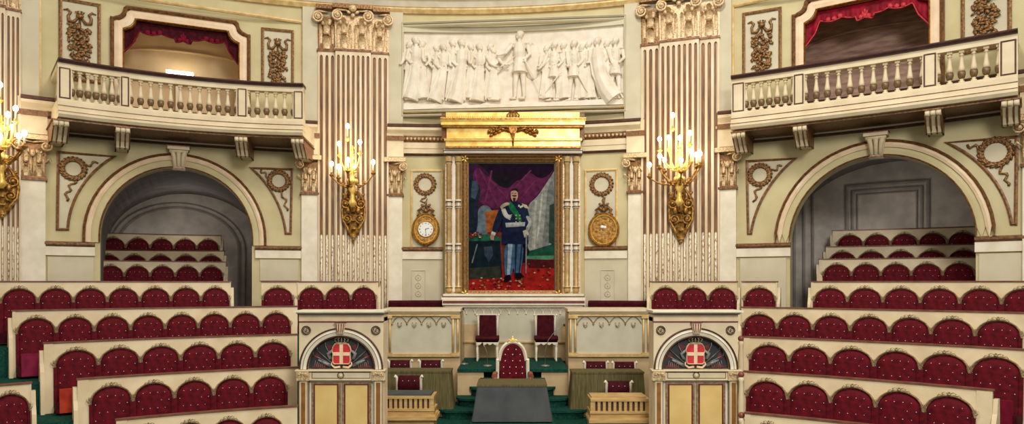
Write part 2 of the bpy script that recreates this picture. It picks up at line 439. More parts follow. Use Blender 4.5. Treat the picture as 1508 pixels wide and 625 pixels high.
# upper box frames, valances
def boxframe(rg, idx, side):
    w = MB(WALL.map); a0, a1 = rg
    w.band(notch_path(a0-.08, a1+.08, 3.5, BZ+.08), .15, 0, .06)
    f = struct(w.build('window_%d' % idx, 'pink'))
    w = MB(WALL.map); w.band(notch_path(a0-.19, a1+.19, 3.5, BZ+.19, .26), .07, 0, .10); w.build('outer_frame', 'giltb', f)
    w = MB(WALL.map); w.band(notch_path(a0+.005, a1-.005, 3.5, BZ-.005), .03, -.02, .075); w.build('inner_frame', 'golddk', f)
boxframe(BXL, 1, 'left'); boxframe(BXR, 2, 'right')
def valance(rg, label, m1, m2):
    a0, a1 = rg; n = 60; r = thing('box_valance', label, 'curtain', WALL.map((a0+a1)/2, BZ, -.1), 'valances in the theatre box openings')
    def bot(k):
        e = min(k, 1-k)
        if e < .09: return 4.62+ (e/.09)*.25
        if e < .13: return lerp(4.87, 5.10, (e-.09)/.04)
        return 5.10-.05*abs(sin((e-.13)/.37*PI*2))-(.09 if abs(k-.5) < .07 else 0)
    w = MB(WALL.map); w.smooth = True; rows = []
    for i in range(n+1):
        k = i/n; a = lerp(a0-.02, a1+.02, k); zb = bot(k); zt = BZ-.0 if .09 < k < .91 else BZ-.16
        col = []
        for j in range(7):
            q = j/6; col.append(w.vert(a, lerp(zt, zb, q), -.09+.028*q*sin(i*1.35)+.03*q))
        rows.append(col)
    for i in range(n):
        for j in range(6): w.face(rows[i][j], rows[i+1][j], rows[i+1][j+1], rows[i][j+1])
    o = w.build('cloth', m1, r); md = o.modifiers.new('thick', 'SOLIDIFY'); md.thickness = .012
    w = MB(WALL.map); w.tube([(lerp(a0, a1, i/80), bot(i/80), -.045) for i in range(81)], .016, 5)
    for k0 in (.2, .25, .3, .5, .47, .53, .7, .75, .8):
        w.ell(lerp(a0, a1, k0), bot(k0)+.04, -.04, .05, .05, .02, nu=8, nv=4)
    for dx in (-.035, 0, .035): w.ell((a0+a1)/2+dx, 5.13-abs(dx), -.04, .025, .05, .02, nu=6, nv=4)
    w.build('fringe', m2, r)
valance(BXL, 'dark crimson scalloped valance in the left theatre box opening', 'velvetd', 'redflap')
valance(BXR, 'bright crimson scalloped valance with scarlet trim in the right theatre box opening', 'curtain', 'fringe')
# the lamp seen in the left box
r = thing('tube_lamp', 'glowing white tube lamp at the back of the left theatre box', 'lamp', WALL.map(S(259), 4.35, -1.0))
w = MB(WALL.map); w.smooth = True
y = WALL.Y(259)
zz = (HZ-109)/F*(y+.9); w.bent(S(241), S(281), zz-.035, zz+.045, -1.0, -.9, 4); w.build('diffuser', 'lamp', r)
w = MB(WALL.map); w.bent(S(238), S(284), zz-.06, zz-.035, -1.2, -.88, 4); w.bent(S(255), S(264), 3.36, zz-.06, -1.06, -.98, 1); w.build('bracket', 'cream', r)

# ---------------------------------------------------------------- floor and tiers
BC = (-.5653, 2.0210); BR5, BP, BZ5 = 10.94, .925, -.437
def bR(i): return BR5-(i-5)*BP
def bz(i): return BZ5-(i-5)*.45
f = MB(lambda a, z, o=0: (a, z, 0)); f.face(f.vert(-16,-6), f.vert(16,-6), f.vert(16,20), f.vert(-16,20)); struct(f.build('floor', 'carpet'))
for i in (4, 5, 6, 7, 8):
    R0 = bR(i)-BP+.02 if i > 4 else bR(4)-BP+.02
    top = bz(i)-1.0
    for side in (-1, 1):
        R = bR(i); ar = Arc(BC[0], BC[1], R); t = MB(ar.map)
        lo, hi = (-1.15*R, ar.S(438 if i > 4 else 557)) if side < 0 else (ar.S(1096 if i > 4 else 990), 1.2*R)
        outer = -.12 if i > 4 else -.55
        t.bent(lo, hi, -3.28, top, outer, BP+.0, 30); struct(t.build('floor', 'carpet'))

# added unseen fill lights that brighten the alcove back walls
for sp, dd, en in ((ARL, 3.3, 11), (ARR, 2.4, 9)):
    l = bpy.data.lights.new('alcove_fill_light', 'POINT'); l.energy = en; l.color = (1, .93, .86); l.shadow_soft_size = .5
    o = bpy.data.objects.new('alcove_fill_light', l); COL.objects.link(o); o.location = WALL.map(sp['a'], sp['zc']+.75, -dd)
# ---------------------------------------------------------------- pilasters
def capital(mb, x0, x1, z0, z1, o, dp, leaves, vol, mi_leaf=0):
    """corinthian capital drawn in a local frame: bell, leaves, volutes, abacus"""
    h = z1-z0; w = x1-x0; c = (x0+x1)/2
    mb.prism([(x0,z0),(x1,z0),(x1+.05*w*.6,z0+.8*h),(x0-.05*w*.6,z0+.8*h)], 0, o)
    mb.box(x0-.02, x1+.02, z0-.03*h, z0+.03*h, 0, o+.03)
    mb.mi = 1
    for k in range(leaves):
        xc = x0+w*(k+.5)/leaves; lw = w/leaves
        mb.leaf(xc, z0+.03*h, o+.02, lw*.46, h*.30, dp*.8)
        mb.leaf(xc, z0+.36*h, o+.01, lw*.40, h*.36, dp*1.1)
        for sx in (-1, 1):
            mb.leaf(xc+sx*lw*.34, z0+.16*h, o+.0, lw*.2, h*.46, dp*.8)
            mb.ell(xc+sx*lw*.17, z0+h*.60, o+dp*.45, lw*.11, h*.05, dp*.2)
        mb.ell(xc, z0+h*.38, o+dp*.45, lw*.2, h*.05, dp*.25)
    for k in range(leaves*5):
        xc = x0+w*(k+.5)/(leaves*5); mb.tube([(xc, z0+.03*h, o+.015), (xc, z0+.30*h, o+.03)], .010, 4)
    return mb
def big_pilaster(p0, p1, label, ends=(True, True), zfoot=-1.2):
    off = .18; a0, a1 = S(p0, off), S(p1, off); c = (a0+a1)/2; W = (a1-a0)
    zt = 5.03; fr = WALL.frame(c, 0, 0)
    r = thing('fluted_pilaster', label, 'pilaster', Matrix.Translation((0,0,0)) @ WALL.frame(c, zfoot, 0), 'great fluted pilasters')
    L = local(None, fr); x0 = -W/2
    sw = W*.25; seg = [(x0, x0+sw, .12, 3), (x0+sw, x0+W-sw, .22, 7), (x0+W-sw, x0+W, .12, 3)]
    base = MB(L); rib = MB(L); cab = MB(L)
    for q0, q1, o, n in seg:
        base.box(q0, q1, zfoot, zt, -.05, o)
        m = .035; pitch = (q1-q0-m*.6)/n; fw = pitch*.56
        xs = [q0+m*.3+pitch*(k+.5) for k in range(n)]
        edge = q0
        for k, xc in enumerate(xs+[None]):
            nx = (xc-fw/2) if xc is not None else q1
            rib.box(edge, nx, zfoot, zt-.14, o-.01, o+.035)
            if xc is None: break
            edge = xc+fw/2
            cab.tube([(xc, zfoot, o+.012), (xc, 1.02, o+.012), (xc, 1.05, o)], [fw*.40, fw*.40, .005], 6)
        # plate with rounded flute heads
        pts = [(q0, zt), (q0, zt-.14)]
        for xc in xs:
            pts += [(xc-fw/2*cos(PI*t/6), zt-.14+fw*.9*sin(PI*t/6)) for t in range(7)]
        pts += [(q1, zt-.14), (q1, zt)]
        rib.prism(pts, o-.01, o+.035)
    base.build('shaft', 'fluted', r); rib.build('ribs', 'rib', r); cab.build('flute_cabling', 'cable', r)
    # capital
    zc0, zc1 = zt+.02, 5.98; h = zc1-zc0
    k = MB(L); k.smooth = False
    for q0, q1, o, n in seg:
        capital(k, q0, q1, zc0, zc1, o+.02, .22, 2 if n == 7 else 1, None)
    k.build('capital', ['gilt', 'giltcream'], r)
    v = MB(L)
    for q0, q1, o, n in seg:
        ww = q1-q0; rv = .125
        if n == 7:
            for sx, xx in ((1, q0+.06), (-1, q1-.06)):
                v.spiral(xx, zc0+h*.76, o+.12, rv, 2.1, sx, .028, start=PI/2, grow=.06)
                v.tube([(xx, zc0+h*.76+rv, o+.12), ((xx+sx*.18), zc0+h*.90, o+.08), (xx+sx*.34, zc0+h*.84, o+.06)], [.028,.024,.012], 5)
            v.ell((q0+q1)/2, zc0+h*.92, o+.16, .09, .075, .07); v.ell((q0+q1)/2, zc0+h*.78, o+.1, .05, .05, .04)
            for sx in (-1, 1): v.ell((q0+q1)/2+sx*.09, zc0+h*.85, o+.12, .05, .035, .03, sx*.6)
        else:
            sx = -1 if q0 == x0 else 1; xx = (q0 if sx < 0 else q1)-sx*.02
            v.spiral(xx, zc0+h*.74, o+.12, rv, 2.1, -sx, .028, start=PI/2, grow=.05)
            v.tube([(xx, zc0+h*.74+rv, o+.12), (xx-sx*.2, zc0+h*.88, o+.06)], [.028,.014], 5)
            v.ell(xx-sx*.24, zc0+h*.66, o+.09, .05, .05, .04)
    v.build('volutes', 'giltcream', r)
    ab = MB(L)
    for q0, q1, o, n in seg:
        e = .05 if n == 7 else .03
        pts = [(-1,0),(1,0)]
        ab.box(q0-e*(1 if n == 7 or q0 == x0 else 0), q1+e*(1 if n == 7 or q0 != x0 else 0), zc1-.07, zc1+.02, 0, o+.17)
    ab.build('abacus', 'gilt', r)
    ng = MB(L)
    for q0, q1, o, n in seg: ng.box(q0-.015, q1+.015, zt-.01, zt+.035, 0, o+.06)
    ng.build('necking', 'giltb', r)
big_pilaster(468.5, 571.5, 'fluted pilaster with gilt capital left of the royal portrait')
big_pilaster(944.5, 1058.5, 'fluted pilaster with gilt capital right of the royal portrait')
big_pilaster(-62, 30, 'fluted pilaster cut by the left edge of the picture')

def small_pilaster(p0, p1, zc0, zc1, label, vols=(-1, 1)):
    off = .08; a0, a1 = S(p0, off), S(p1, off); c = (a0+a1)/2; W = a1-a0; fr = WALL.frame(c, 0, 0); L = local(None, fr)
    r = thing('small_pilaster', label, 'pilaster', WALL.frame(c, -1.2, 0), 'smooth small pilasters under the cornice')
    b = MB(L); b.box(-W/2, W/2, -1.2, zc0-.02, -.03, .10); b.build('shaft', 'white', r)
    b = MB(L); b.box(-W/2-.03, W/2+.03, zc1, 3.48, -.02, .13); b.build('entablature_block', 'cream', r)
    b = MB(L); b.box(-W/2-.04, W/2+.04, 3.14, 3.24, .0, .16); b.build('gilt_band', 'giltb', r)
    k = MB(L); capital(k, -W/2, W/2, zc0, zc1, .10, .1, 2, None)
    h = zc1-zc0
    k.build('capital', ['gilt', 'giltcream'], r)
    v = MB(L)
    for sx in vols:
        v.spiral(sx*(W/2+.02), zc0+h*.72, .2, .10, 2, -sx, .024, start=PI/2, grow=.04)
        v.tube([(sx*(W/2+.02), zc0+h*.72+.1, .2), (0, zc0+h*.8, .16)], [.026,.02], 5)
        v.tube([(sx*W/2, zc0+h*.35, .12), (sx*(W/2+.07), zc0+h*.45, .16), (sx*(W/2+.09), zc0+h*.38, .17)], [.012,.02,.02], 5)
    v.ell(0, zc0+h*.55, .17, .05, .07, .04)
    v.box(-W/2-.08, W/2+.08, zc1-.12, zc1-.03, 0, .24); v.build('volutes', 'giltcream', r)
    n = MB(L); n.box(-W/2-.03, W/2+.03, zc0-.05, zc0, 0, .14); n.build('necking', 'giltb', r)
small_pilaster(29, 67, 1.98, 2.80, 'smooth small pilaster with gilt capital at the far left of the left alcove')
small_pilaster(444, 468, 1.96, 2.78, 'smooth small pilaster between the left alcove and the fluted pilaster', (-1,))
small_pilaster(572, 592.5, 1.96, 2.78, 'smooth small pilaster between the left fluted pilaster and the clock', (1,))
small_pilaster(925, 947, 1.96, 2.78, 'smooth small pilaster between the oval gilt barometer and the right fluted pilaster', (-1,))
small_pilaster(1060, 1084, 1.96, 2.78, 'smooth small pilaster between the right fluted pilaster and the right alcove', (1,))
small_pilaster(1506, 1545, 1.96, 2.78, 'smooth small pilaster cut by the right edge of the picture', (-1,))

# ---------------------------------------------------------------- balconies
def bal_pt(px, h, z=4.0): Y = z*F/h; return ((px-CX)/F*Y, Y)
def balcony(arc, piers, nbal, brackets, end, label, side):
    Sx = lambda px: arc.S(px, 0)
    a0, a1 = Sx(piers[0][0]), Sx(piers[-1][1])
    r = thing('balcony', label, 'balcony', arc.map((a0+a1)/2, 2.95, 0), 'curved balconies over the alcoves')
    depth = 1.15
    # floor slab with stepped mouldings, returning to the wall at the outer end
    def run(mb, prof):
        mb.sweep(prof, a0, a1, 16)
    w = MB(arc.map); run(w, [(-depth,2.95),(.06,2.95),(.10,3.0),(.10,3.05),(.05,3.07),(.05,3.14),(.02,3.17),(.02,3.25),(-depth,3.25)]); w.build('floor_slab', 'cream', r)
    w = MB(arc.map); run(w, [(-.2,3.045),(.105,3.045),(.105,3.058),(-.2,3.058)]); run(w, [(-.2,3.155),(.045,3.155),(.045,3.168),(-.2,3.168)]); w.build('slab_lines', 'giltb', r)
    w = MB(arc.map); w.sweep([(-depth,2.91),(-.03,2.91),(-.03,2.95),(-depth,2.95)], a0+.03, a1-.03, 16); w.build('soffit', 'giltb', r)
    w = MB(arc.map); run(w, [(-.17,3.25),(.0,3.25),(.0,3.29),(-.17,3.29)]); run(w, [(-.17,3.83),(0,3.83),(0,3.93),(-.17,3.93)]); w.build('rail_beam', 'cream', r)
    w = MB(arc.map); run(w, [(-.22,3.93),(.05,3.93),(.07,3.97),(.05,4.0),(-.22,4.0)])
    if end < 0: w.bent(a0, a0+.22, 3.93, 4.0, -depth, 0, 1)
    else: w.bent(a1-.22, a1, 3.93, 4.0, -depth, 0, 1)
    w.build('top_rail', 'mahog', r)
    # outer return
    ae = a0 if end < 0 else a1; e0, e1 = (ae, ae+.17) if end < 0 else (ae-.17, ae)
    w = MB(arc.map); w.bent(e0, e1, 3.25, 3.29, -depth, -.17, 1); w.build('return_plinth', 'cream', r); w = MB(arc.map); w.bent(e0, e1, 3.83, 3.93, -depth, -.17, 1); w.build('return_beam', 'cream', r)
    for k, (p0, p1) in enumerate(piers):
        q0, q1 = Sx(p0), Sx(p1); w = MB(arc.map); w.bent(q0, q1, 3.25, 3.90, -.16, -.01, 1); pr = w.build('pier', 'cream', r)
        w = MB(arc.map); w.band([(q0+.03,3.31),(q0+.03,3.84),(q1-.03,3.84),(q1-.03,3.31)], .022, -.012, .004, True); w.build('pier_frame', 'brown', pr)
    # balusters
    m = MB(); m.mi = 1; m.lathe([(.046,0),(.046,.035),(.024,.045),(.034,.07)], seg=8); m.mi = 0; m.lathe([(.034,.07),(.052,.11),(.062,.15),(.060,.185),(.048,.20)], seg=8)
    m.mi = 1; m.lathe([(.052,.20),(.046,.25),(.034,.32),(.026,.40),(.024,.455),(.042,.465),(.026,.475),(.028,.50)], seg=8); m.box(-.038,.038,.50,.54,-.038,.038)
    for bi in range(len(piers)-1):
        q0, q1 = Sx(piers[bi][1]), Sx(piers[bi+1][0]); n = nbal[bi]
        for k in range(n+2):
            a = q0+(q1-q0)*(k)/(n+1)
            fr = arc.frame(a, 3.29, -.085)
            rel = FR[r.name].inverted() @ fr
            if not hasattr(balcony, 'src'):
                balcony.src = m.build('baluster', ['orndk', 'cream'], r, inv=Matrix.Identity(4)); o = balcony.src
                o.location = rel.to_translation(); o.rotation_euler = rel.to_euler()
            else: place(balcony.src, r, rel)
    for k in range(5):
        fr = arc.frame((e0+e1)/2, 3.29, -.30-k*.19); place(balcony.src, r, FR[r.name].inverted() @ fr)
    # console brackets
    for px in brackets:
        a = Sx(px); fr = arc.frame(a, 2.91, 0); Lb = local(None, fr); w = .115
        b = MB(Lb)
        prof = [(-.02,0),(.0,-.06),(-.03,-.12),(-.12,-.17),(-.22,-.24),(-.30,-.34),(-.36,-.36),(-.42,-.33),(-.60,-.30),(-1.1,-.30),(-1.1,0)]
        for x0, x1, g in ((-w,-w*.4,0), (-w*.4,w*.4,.012), (w*.4,w,0)):
            f = [b.vert(x0, z, o+g) for o, z in prof]; q = [b.vert(x1, z, o+g) for o, z in prof]; n = len(prof)
            b.face(*f); b.face(*q[::-1])
            for i in range(n): b.face(f[i], f[(i+1)%n], q[(i+1)%n], q[i])
        for x in (-w*.7, 0, w*.7): b.tube([(x-.035,-.06,-.01),(x+.035,-.06,-.01)], .055, 8)
        sd = MB(Lb)
        for sx in (-1, 1):
            q_ = [sd.vert(sx*(w+.006), z+.0, o-.01) for o, z in prof]; p_ = [sd.vert(sx*(w-.02), z, o-.01) for o, z in prof]; sd.face(*q_); sd.face(*p_[::-1])
            for i in range(len(prof)): sd.face(q_[i], q_[(i+1)%len(prof)], p_[(i+1)%len(prof)], p_[i])
        br_ = b.build('bracket', 'cream', r); sd.build('shaded_cheek' if False else 'shade_brown_cheek', 'giltb', br_)  # brown cheeks put the shade of the bracket sides into colour
        g = MB(Lb)
        for x in (-w, -w*.36, w*.36, w): g.tube([(x,-.08,.012),(x,-.14,-.045),(x,-.20,-.13),(x,-.27,-.22),(x,-.36,-.33)], .013, 4)
        g.box(-w-.03, w+.03, -.02, .0, -1.1, .05); g.build('gilt_edge', 'giltb', br_)
AL = arc3(bal_pt(84,332), bal_pt(235,309.5), bal_pt(447,293.6)); AR = arc3(bal_pt(1077,305), bal_pt(1304,340.5), bal_pt(1501,375))
balcony(AL, [(85,106),(176.5,192),(348,364.5),(431,447)], [5,10,4], [90,181,355,438], -1, 'curved cream balustrade balcony above the left alcove', 'left')
balcony(AR, [(1077,1097),(1167.5,1185),(1358,1380.5),(1471,1499)], [5,9,4], [1088,1178,1374,1488], 1, 'curved cream balustrade balcony above the right alcove', 'right')

# ---------------------------------------------------------------- carved wall panels
def wreath(mb, a, z, o, R, leafr=.046, n=20):
    for k in range(n):
        t = 2*PI*k/n
        for q, dr in ((.0, -.5), (.5, .5)):
            tt = t+q*2*PI/n; rr = R+dr*leafr*1.1
            mb.ell(a+rr*cos(tt), z+rr*sin(tt), o+.012+.008*(k % 2), leafr*1.25, leafr*.55, leafr*.6, tt+PI/2+(.5 if dr > 0 else -.5), nu=6, nv=3)
    mb.tube([(a+R*cos(2*PI*k/24), z+R*sin(2*PI*k/24), o+.008) for k in range(24)], leafr*.7, 5, closed=True)
def ribbon(mb, pts, o, r=.022):
    """wavy ribbon through (a,z) points"""
    out = []; n = len(pts)
    for i in range(n-1):
        (x0, y0), (x1, y1) = pts[i], pts[i+1]
        for k in range(4): q = k/4; out.append((lerp(x0, x1, q), lerp(y0, y1, q)))
    out.append(pts[-1]); m = len(out); res = []
    for i, (x, y) in enumerate(out):
        a = out[max(i-1,0)]; b = out[min(i+1,m-1)]; dx, dy = b[0]-a[0], b[1]-a[1]; l = math.hypot(dx, dy) or 1
        wv = sin(i*1.25)*.035; res.append((x-dy/l*wv, y+dx/l*wv, o+.01+.008*cos(i*1.25)))
    mb.tube(res, [r*(.7+.5*abs(sin(i*1.25))) for i in range(m)], 5)
def panel(px_pts, wre, rib, label, mname='giltb', group='gilt wreath panels', field='wallc', wr=.2):
    pts = [P(*p) for p in px_pts]; c = P(*wre)
    r = thing('wreath_panel', label, 'wall panel', WALL.map(c[0], c[1], 0), group)
    w = MB(WALL.map); w.prism(pts, 0, .008); w.build('field', field, r)
    w = MB(WALL.map); w.band(pts, .05, 0, .035, True); w.build('border', mname, r)
    w = MB(WALL.map); wreath(w, c[0], c[1], .012, wr); w.build('wreath', 'gilt', r)
    for rb in rib: w = MB(WALL.map); ribbon(w, [P(*p) for p in rb], .012); w.build('ribbon', 'gilt', r)
def arcpts(sp, g, px0, px1, n=12):
    a0, a1 = S(px0), S(px1); out = []
    for i in range(n+1):
        a = lerp(a0, a1, i/n); k = (a-sp['a'])/(sp['w']+g); k = max(-1, min(1, k)); out.append((a, sp['zc']+(sp['h']+g)*math.sqrt(1-k*k)))
    return out
def spandrel(corner_out, top_in, foot_out, foot_in, sp, wre, rib, label, wr):
    A = P(*corner_out); B = P(*top_in); C_ = P(*foot_in); D = P(*foot_out)
    # hollow side follows a circle concentric with the arch
    n = 12; mid = []
    cx_, cz_ = sp['a'], sp['zc']
    r0 = math.hypot(B[0]-cx_, B[1]-cz_); r1 = math.hypot(C_[0]-cx_, C_[1]-cz_); t0 = math.atan2(B[1]-cz_, B[0]-cx_); t1 = math.atan2(C_[1]-cz_, C_[0]-cx_)
    for i in range(n+1):
        k = i/n; t = lerp(t0, t1, k); rr = lerp(r0, r1, k); mid.append((cx_+rr*cos(t), cz_+rr*sin(t)))
    pts = [A]+mid+[D]; c = P(*wre)
    r = thing('spandrel_panel', label, 'wall panel', WALL.map(c[0], c[1], 0), 'triangular spandrel panels beside the arches')
    w = MB(WALL.map); w.prism(pts, 0, .008); w.build('field', 'wallc', r)
    w = MB(WALL.map); w.band(pts, .05, 0, .035, True); w.build('border', 'giltb', r)
    w = MB(WALL.map); wreath(w, c[0], c[1], .012, wr); w.build('wreath', 'gilt', r)
    for rb in rib: w = MB(WALL.map); ribbon(w, [P(*p) for p in rb], .012); w.build('ribbon', 'gilt', r)
spandrel((86,224.5),(168,231),(84.5,338),(99.8,338), ARL, (108,249), [[(112,265),(104,275),(100,284),(97,296)],[(124,246),(132,243),(144,240)]], 'triangular gilt wreath panel left of the left arch', .185)
spandrel((430,250),(370,248),(428,344),(421,344), ARL, (410.5,266.8), [[(410,281),(418,290),(421,300),(422,311)],[(396,262),(389,256),(384,251)]], 'triangular gilt wreath panel right of the left arch', .19)
spandrel((1100,238),(1171,234),(1102,344),(1106,344), ARR, (1119,258), [[(1121,273),(1114,283),(1110,298)],[(1134,254),(1143,249),(1151,244)]], 'triangular gilt wreath panel left of the right arch', .19)
spandrel((1497.5,202),(1394,210.5),(1495.7,330),(1490,330), ARR, (1466.5,225), [[(1470,243),(1476,254),(1484,262),(1483,274)],[(1447,219),(1436,217),(1424,215)]], 'triangular gilt wreath panel right of the right arch', .215)
panel([(606,252),(652,252),(652,366),(606,366)], (626,272), [[(626,288),(622,296),(628,304)]], 'upright wreath panel behind the round clock', 'goldpale', wr=.2)
panel([(862,252),(908,250),(908,364),(862,364)], (886,272), [[(886,289),(890,296),(884,304)]], 'upright wreath panel behind the oval gilt barometer', 'goldpale', wr=.21)

def garland(p0, p1, ztop, zbot, label, group='upright garland panels'):
    a0, a1 = S(p0), S(p1); a = (a0+a1)/2
    r = thing('garland_panel', label, 'wall panel', WALL.map(a, zbot, 0), group)
    w = MB(WALL.map); w.bent(a0, a1, zbot, ztop, 0, .012, 2); w.build('field', 'wallc', r)
    w = MB(WALL.map); w.band([(a0,zbot),(a0,ztop),(a1,ztop),(a1,zbot)], .06, 0, .045, True); w.build('border', 'gilt', r)
    w = MB(WALL.map); zt = ztop-.28
    for sx in (-1, 1):
        w.tube([(a+sx*.02,zt-.02,.04),(a+sx*.10,zt-.13,.045),(a+sx*.18,zt-.12,.045),(a+sx*.19,zt-.02,.04),(a+sx*.15,zt+.05,.04),(a+sx*.20,zt+.10,.035),(a+sx*.27,zt+.08,.03)], [.018,.034,.036,.028,.026,.022,.010], 6)
        w.tube([(a+sx*.01,zt+.02,.04),(a+sx*.06,zt+.08,.05),(a+sx*.01,zt+.09,.05)], [.02,.028,.015], 6)
    w.ell(a, zt-.0, .05, .07, .05, .04); w.tube([(a,zt,.03),(a,zbot+.1,.03)], .02, 4)
    w.build('bow', 'gilt', r)
    w = MB(WALL.map); rnd = random.Random(int(p0)); z = zt-.2
    while z > zbot+.06:
        k = (zt-z); ww = .12+.07*abs(sin(k*2.4+.6))
        for j in range(7):
            x = rnd.uniform(-ww, ww); w.ell(a+x, z+rnd.uniform(-.03,.03), .04+.03*(1-abs(x)/ww), rnd.uniform(.04,.065), rnd.uniform(.022,.034), .022, rnd.uniform(-1.2,1.2)-x*5, nu=6, nv=3)
        z -= .052
    w.build('hanging_flowers', 'gilt', r)
garland(89, 146, 5.46, 3.95, 'garland panel with gilt bow at the far left of the left balcony')
garland(387, 431, 5.44, 4.22, 'garland panel with gilt bow right of the left theatre box')
garland(1095.5, 1149, 5.46, 4.2, 'garland panel with gilt bow left of the right theatre box')
garland(1418, 1487, 5.46, 4.0, 'garland panel with gilt flowers right of the right theatre box')
# faint ornament panels on the dado
for p0, p1, side in ((606,626,'below the clock'),(885,905,'below the gilt barometer')):
    a0, a1 = S(p0), S(p1); z0, z1 = -.38, .28; a = (a0+a1)/2
    w = MB(WALL.map); w.band([(a0,z0),(a0,z1),(a1,z1),(a1,z0)], .022, .02, .035, True)
    for z in (.12,-.06,-.24):
        w.tube([(a+.06*cos(2*PI*k/12), z+.06*sin(2*PI*k/12), .025) for k in range(12)], .01, 4, closed=True); w.ell(a, z, .025, .02, .03, .012)
        w.tube([(a, z+.06, .025), (a, z+.12, .025)], .008, 4)
    tag(w.build('dado_panel', 'panel'), 'faint pale grey ornament panel on the wall %s' % side, 'wall panel', 'faint dado panels')
# ---------------------------------------------------------------- stucco relief of standing figures
def relief():
    a0, a1 = S(593.5), S(920.5); z0, z1 = 3.80, 5.68; o0 = .02
    r = thing('relief_panel', 'white stucco relief of a crowd of robed and uniformed figures above the portrait', 'relief', WALL.map((a0+a1)/2, z0, 0))
    w = MB(WALL.map); w.bent(a0, a1, z0, z1, 0, o0, 24); w.build('background', 'relief', r)
    w = MB(WALL.map); w.band([(a0,z0),(a0,z1),(a1,z1),(a1,z0)], .05, 0, .11, True); w.bent(a0, a1, z1-.12, z1, 0, .09, 20); w.build('frame', 'wallc', r)
    w = MB(WALL.map); w.band([(a0+.05,z0+.02),(a1-.05,z0+.02)] if False else [(lerp(a0,a1,k/20), z0-.02) for k in range(21)], .03, 0, .12); w.build('gilt_sill', 'goldpale', r)
    # ground ledge
    w = MB(WALL.map); rnd = random.Random(3); n = 60; f = []
    pts = [(lerp(a0+.02, a1-.02, i/n), z0+.16+.02*sin(i*.9)+.015*sin(i*2.3)+(.05 if 26 < i < 35 else 0)) for i in range(n+1)]
    w.prism([(a0+.02, z0+.03)]+pts+[(a1-.02, z0+.03)], o0, o0+.10); w.build('ground', 'relief', r)
    def fig(px, hy, by=151, style='robe', face=1, arm=None, sword=None, dep=.0, lean=0, wide=1.0):
        c, zt = P(px, hy); zb = Z(px, by); c2 = c; H = (zt-zb)/.935
        fr = WALL.frame(c, zb, o0+dep); w = MB(local(None, fr @ Matrix.Diagonal((1.08, 1.7, 1, 1)))); u = H/7.6
        hz_ = H*.935; s = 1 if face > 0 else -1
        dD = .6
        w.ell(0, hz_, .02, u*.36, u*.5, u*.38*dD+.01, nu=10, nv=8)                     # head
        w.ell(s*u*.3, hz_-u*.02, .03, u*.13, u*.1, .02)                                # nose
        w.ell(s*u*.22, hz_-u*.3, .03, u*.16, u*.16, .03)                               # chin or beard
        w.ell(-s*u*.1, hz_+u*.16, .02, u*.4, u*.36, u*.3*dD+.012)                       # hair
        w.tube([(0,hz_-u*.3,.02),(0,hz_-u*.95,.02)], [u*.2,u*.26], 8)
        sh = hz_-u*1.15
        w.ell(0, sh, .02, u*.86*wide, u*.36, u*.3*dD+.01, nu=10, nv=6)
        w.tube([(0,sh+u*.1,.02),(0,sh-u*.9,.03),(lean*.02,sh-u*1.9,.02)], [u*.62*wide,u*.66*wide,u*.56*wide], 10)
        hip = sh-u*2.1
        if style == 'robe':
            w.tube([(0,sh-u*1.2,.02),(lean*.04,hip-u*.8,.02),(lean*.1,hip-u*2.6,.02),(lean*.16-s*.02,u*.1,.02)], [u*.62*wide,u*.72*wide,u*.85*wide,u*1.0*wide], 12)
            rn = random.Random(int(px))
            for k in range(7):
                x0 = (-.5+k/6)*u*1.1*wide; x1 = (-.5+k/6)*u*1.9*wide+lean*.16
                w.tube([(x0*.8,sh-u*.6-rn.random()*u,.055+.02*cos(x0*8)),(x0+lean*.05,hip-u*.8,.075),(x1,u*.15,.07)], [.006,.017,.02], 5)
            w.tube([(-s*u*.75,sh,.05),(0,sh-u*.9,.08),(s*u*.6,hip,.06)], [.02,.03,.02], 6)
        elif style == 'cloak':
            w.tube([(0,sh+u*.2,.03),(lean*.02,sh-u*.9,.04),(lean*.1,hip-u*.8,.03),(lean*.35,hip-u*2.6,.03),(lean*.62,u*.15,.03)], [u*.6,u*.95,u*.95,u*1.15,u*1.25], 12)
            for k in range(6):
                x0 = (-.5+k/5)*u*1.5
                w.tube([(x0,sh-u*1.0,.09),(x0*1.1+lean*.12,hip-u*.8,.10),(x0*1.3+lean*.62,u*.15,.09)], [.012,.02,.022], 5)
            w.tube([(-u*1.0,sh-u*1.05,.08),(0,sh-u*1.2,.11),(u*1.0,sh-u*1.05,.08)], .02, 6)
        else:
            w.tube([(0,sh-u*1.2,.02),(0,hip,.03),(0,hip-u*.9,.03)], [u*.6,u*.66,u*.86], 12)   # coat skirt
            w.tube([(-u*.62,hip+u*.25,.05),(0,hip+u*.18,.09),(u*.62,hip+u*.25,.05)], .016, 6)
            w.tube([(-u*.86,hip-u*.85,.05),(0,hip-u*.95,.08),(u*.86,hip-u*.85,.05)], .014, 6)
            for sx in (-1, 1):
                w.tube([(sx*u*.3,hip-u*.6,.03),(sx*u*.42,hip-u*2.1,.035),(sx*u*.46,u*.35,.03)], [u*.36,u*.28,u*.2], 8)
                w.ell(sx*u*.46+s*u*.2, u*.15, .04, u*.42, u*.16, .035)
            for k in range(4): w.ell(s*u*.1, sh-u*.3-k*u*.4, .09, .012, .012, .01)
            for sx in (-1, 1): w.ell(sx*u*.75, sh+u*.12, .05, u*.28, u*.12, .03)
        # arms: near arm bent or stretched out
        ax = arm or (s*u*.9, sh-u*1.5)
        w.tube([(s*u*.75*wide,sh,.05),((s*u*.75*wide+ax[0])/2+ -s*u*.05,(sh+ax[1])/2-u*.35,.08),(ax[0],ax[1],.09)], [u*.26,u*.23,u*.14], 8)
        w.ell(ax[0]+s*u*.1, ax[1], .09, u*.18, u*.13, .03)
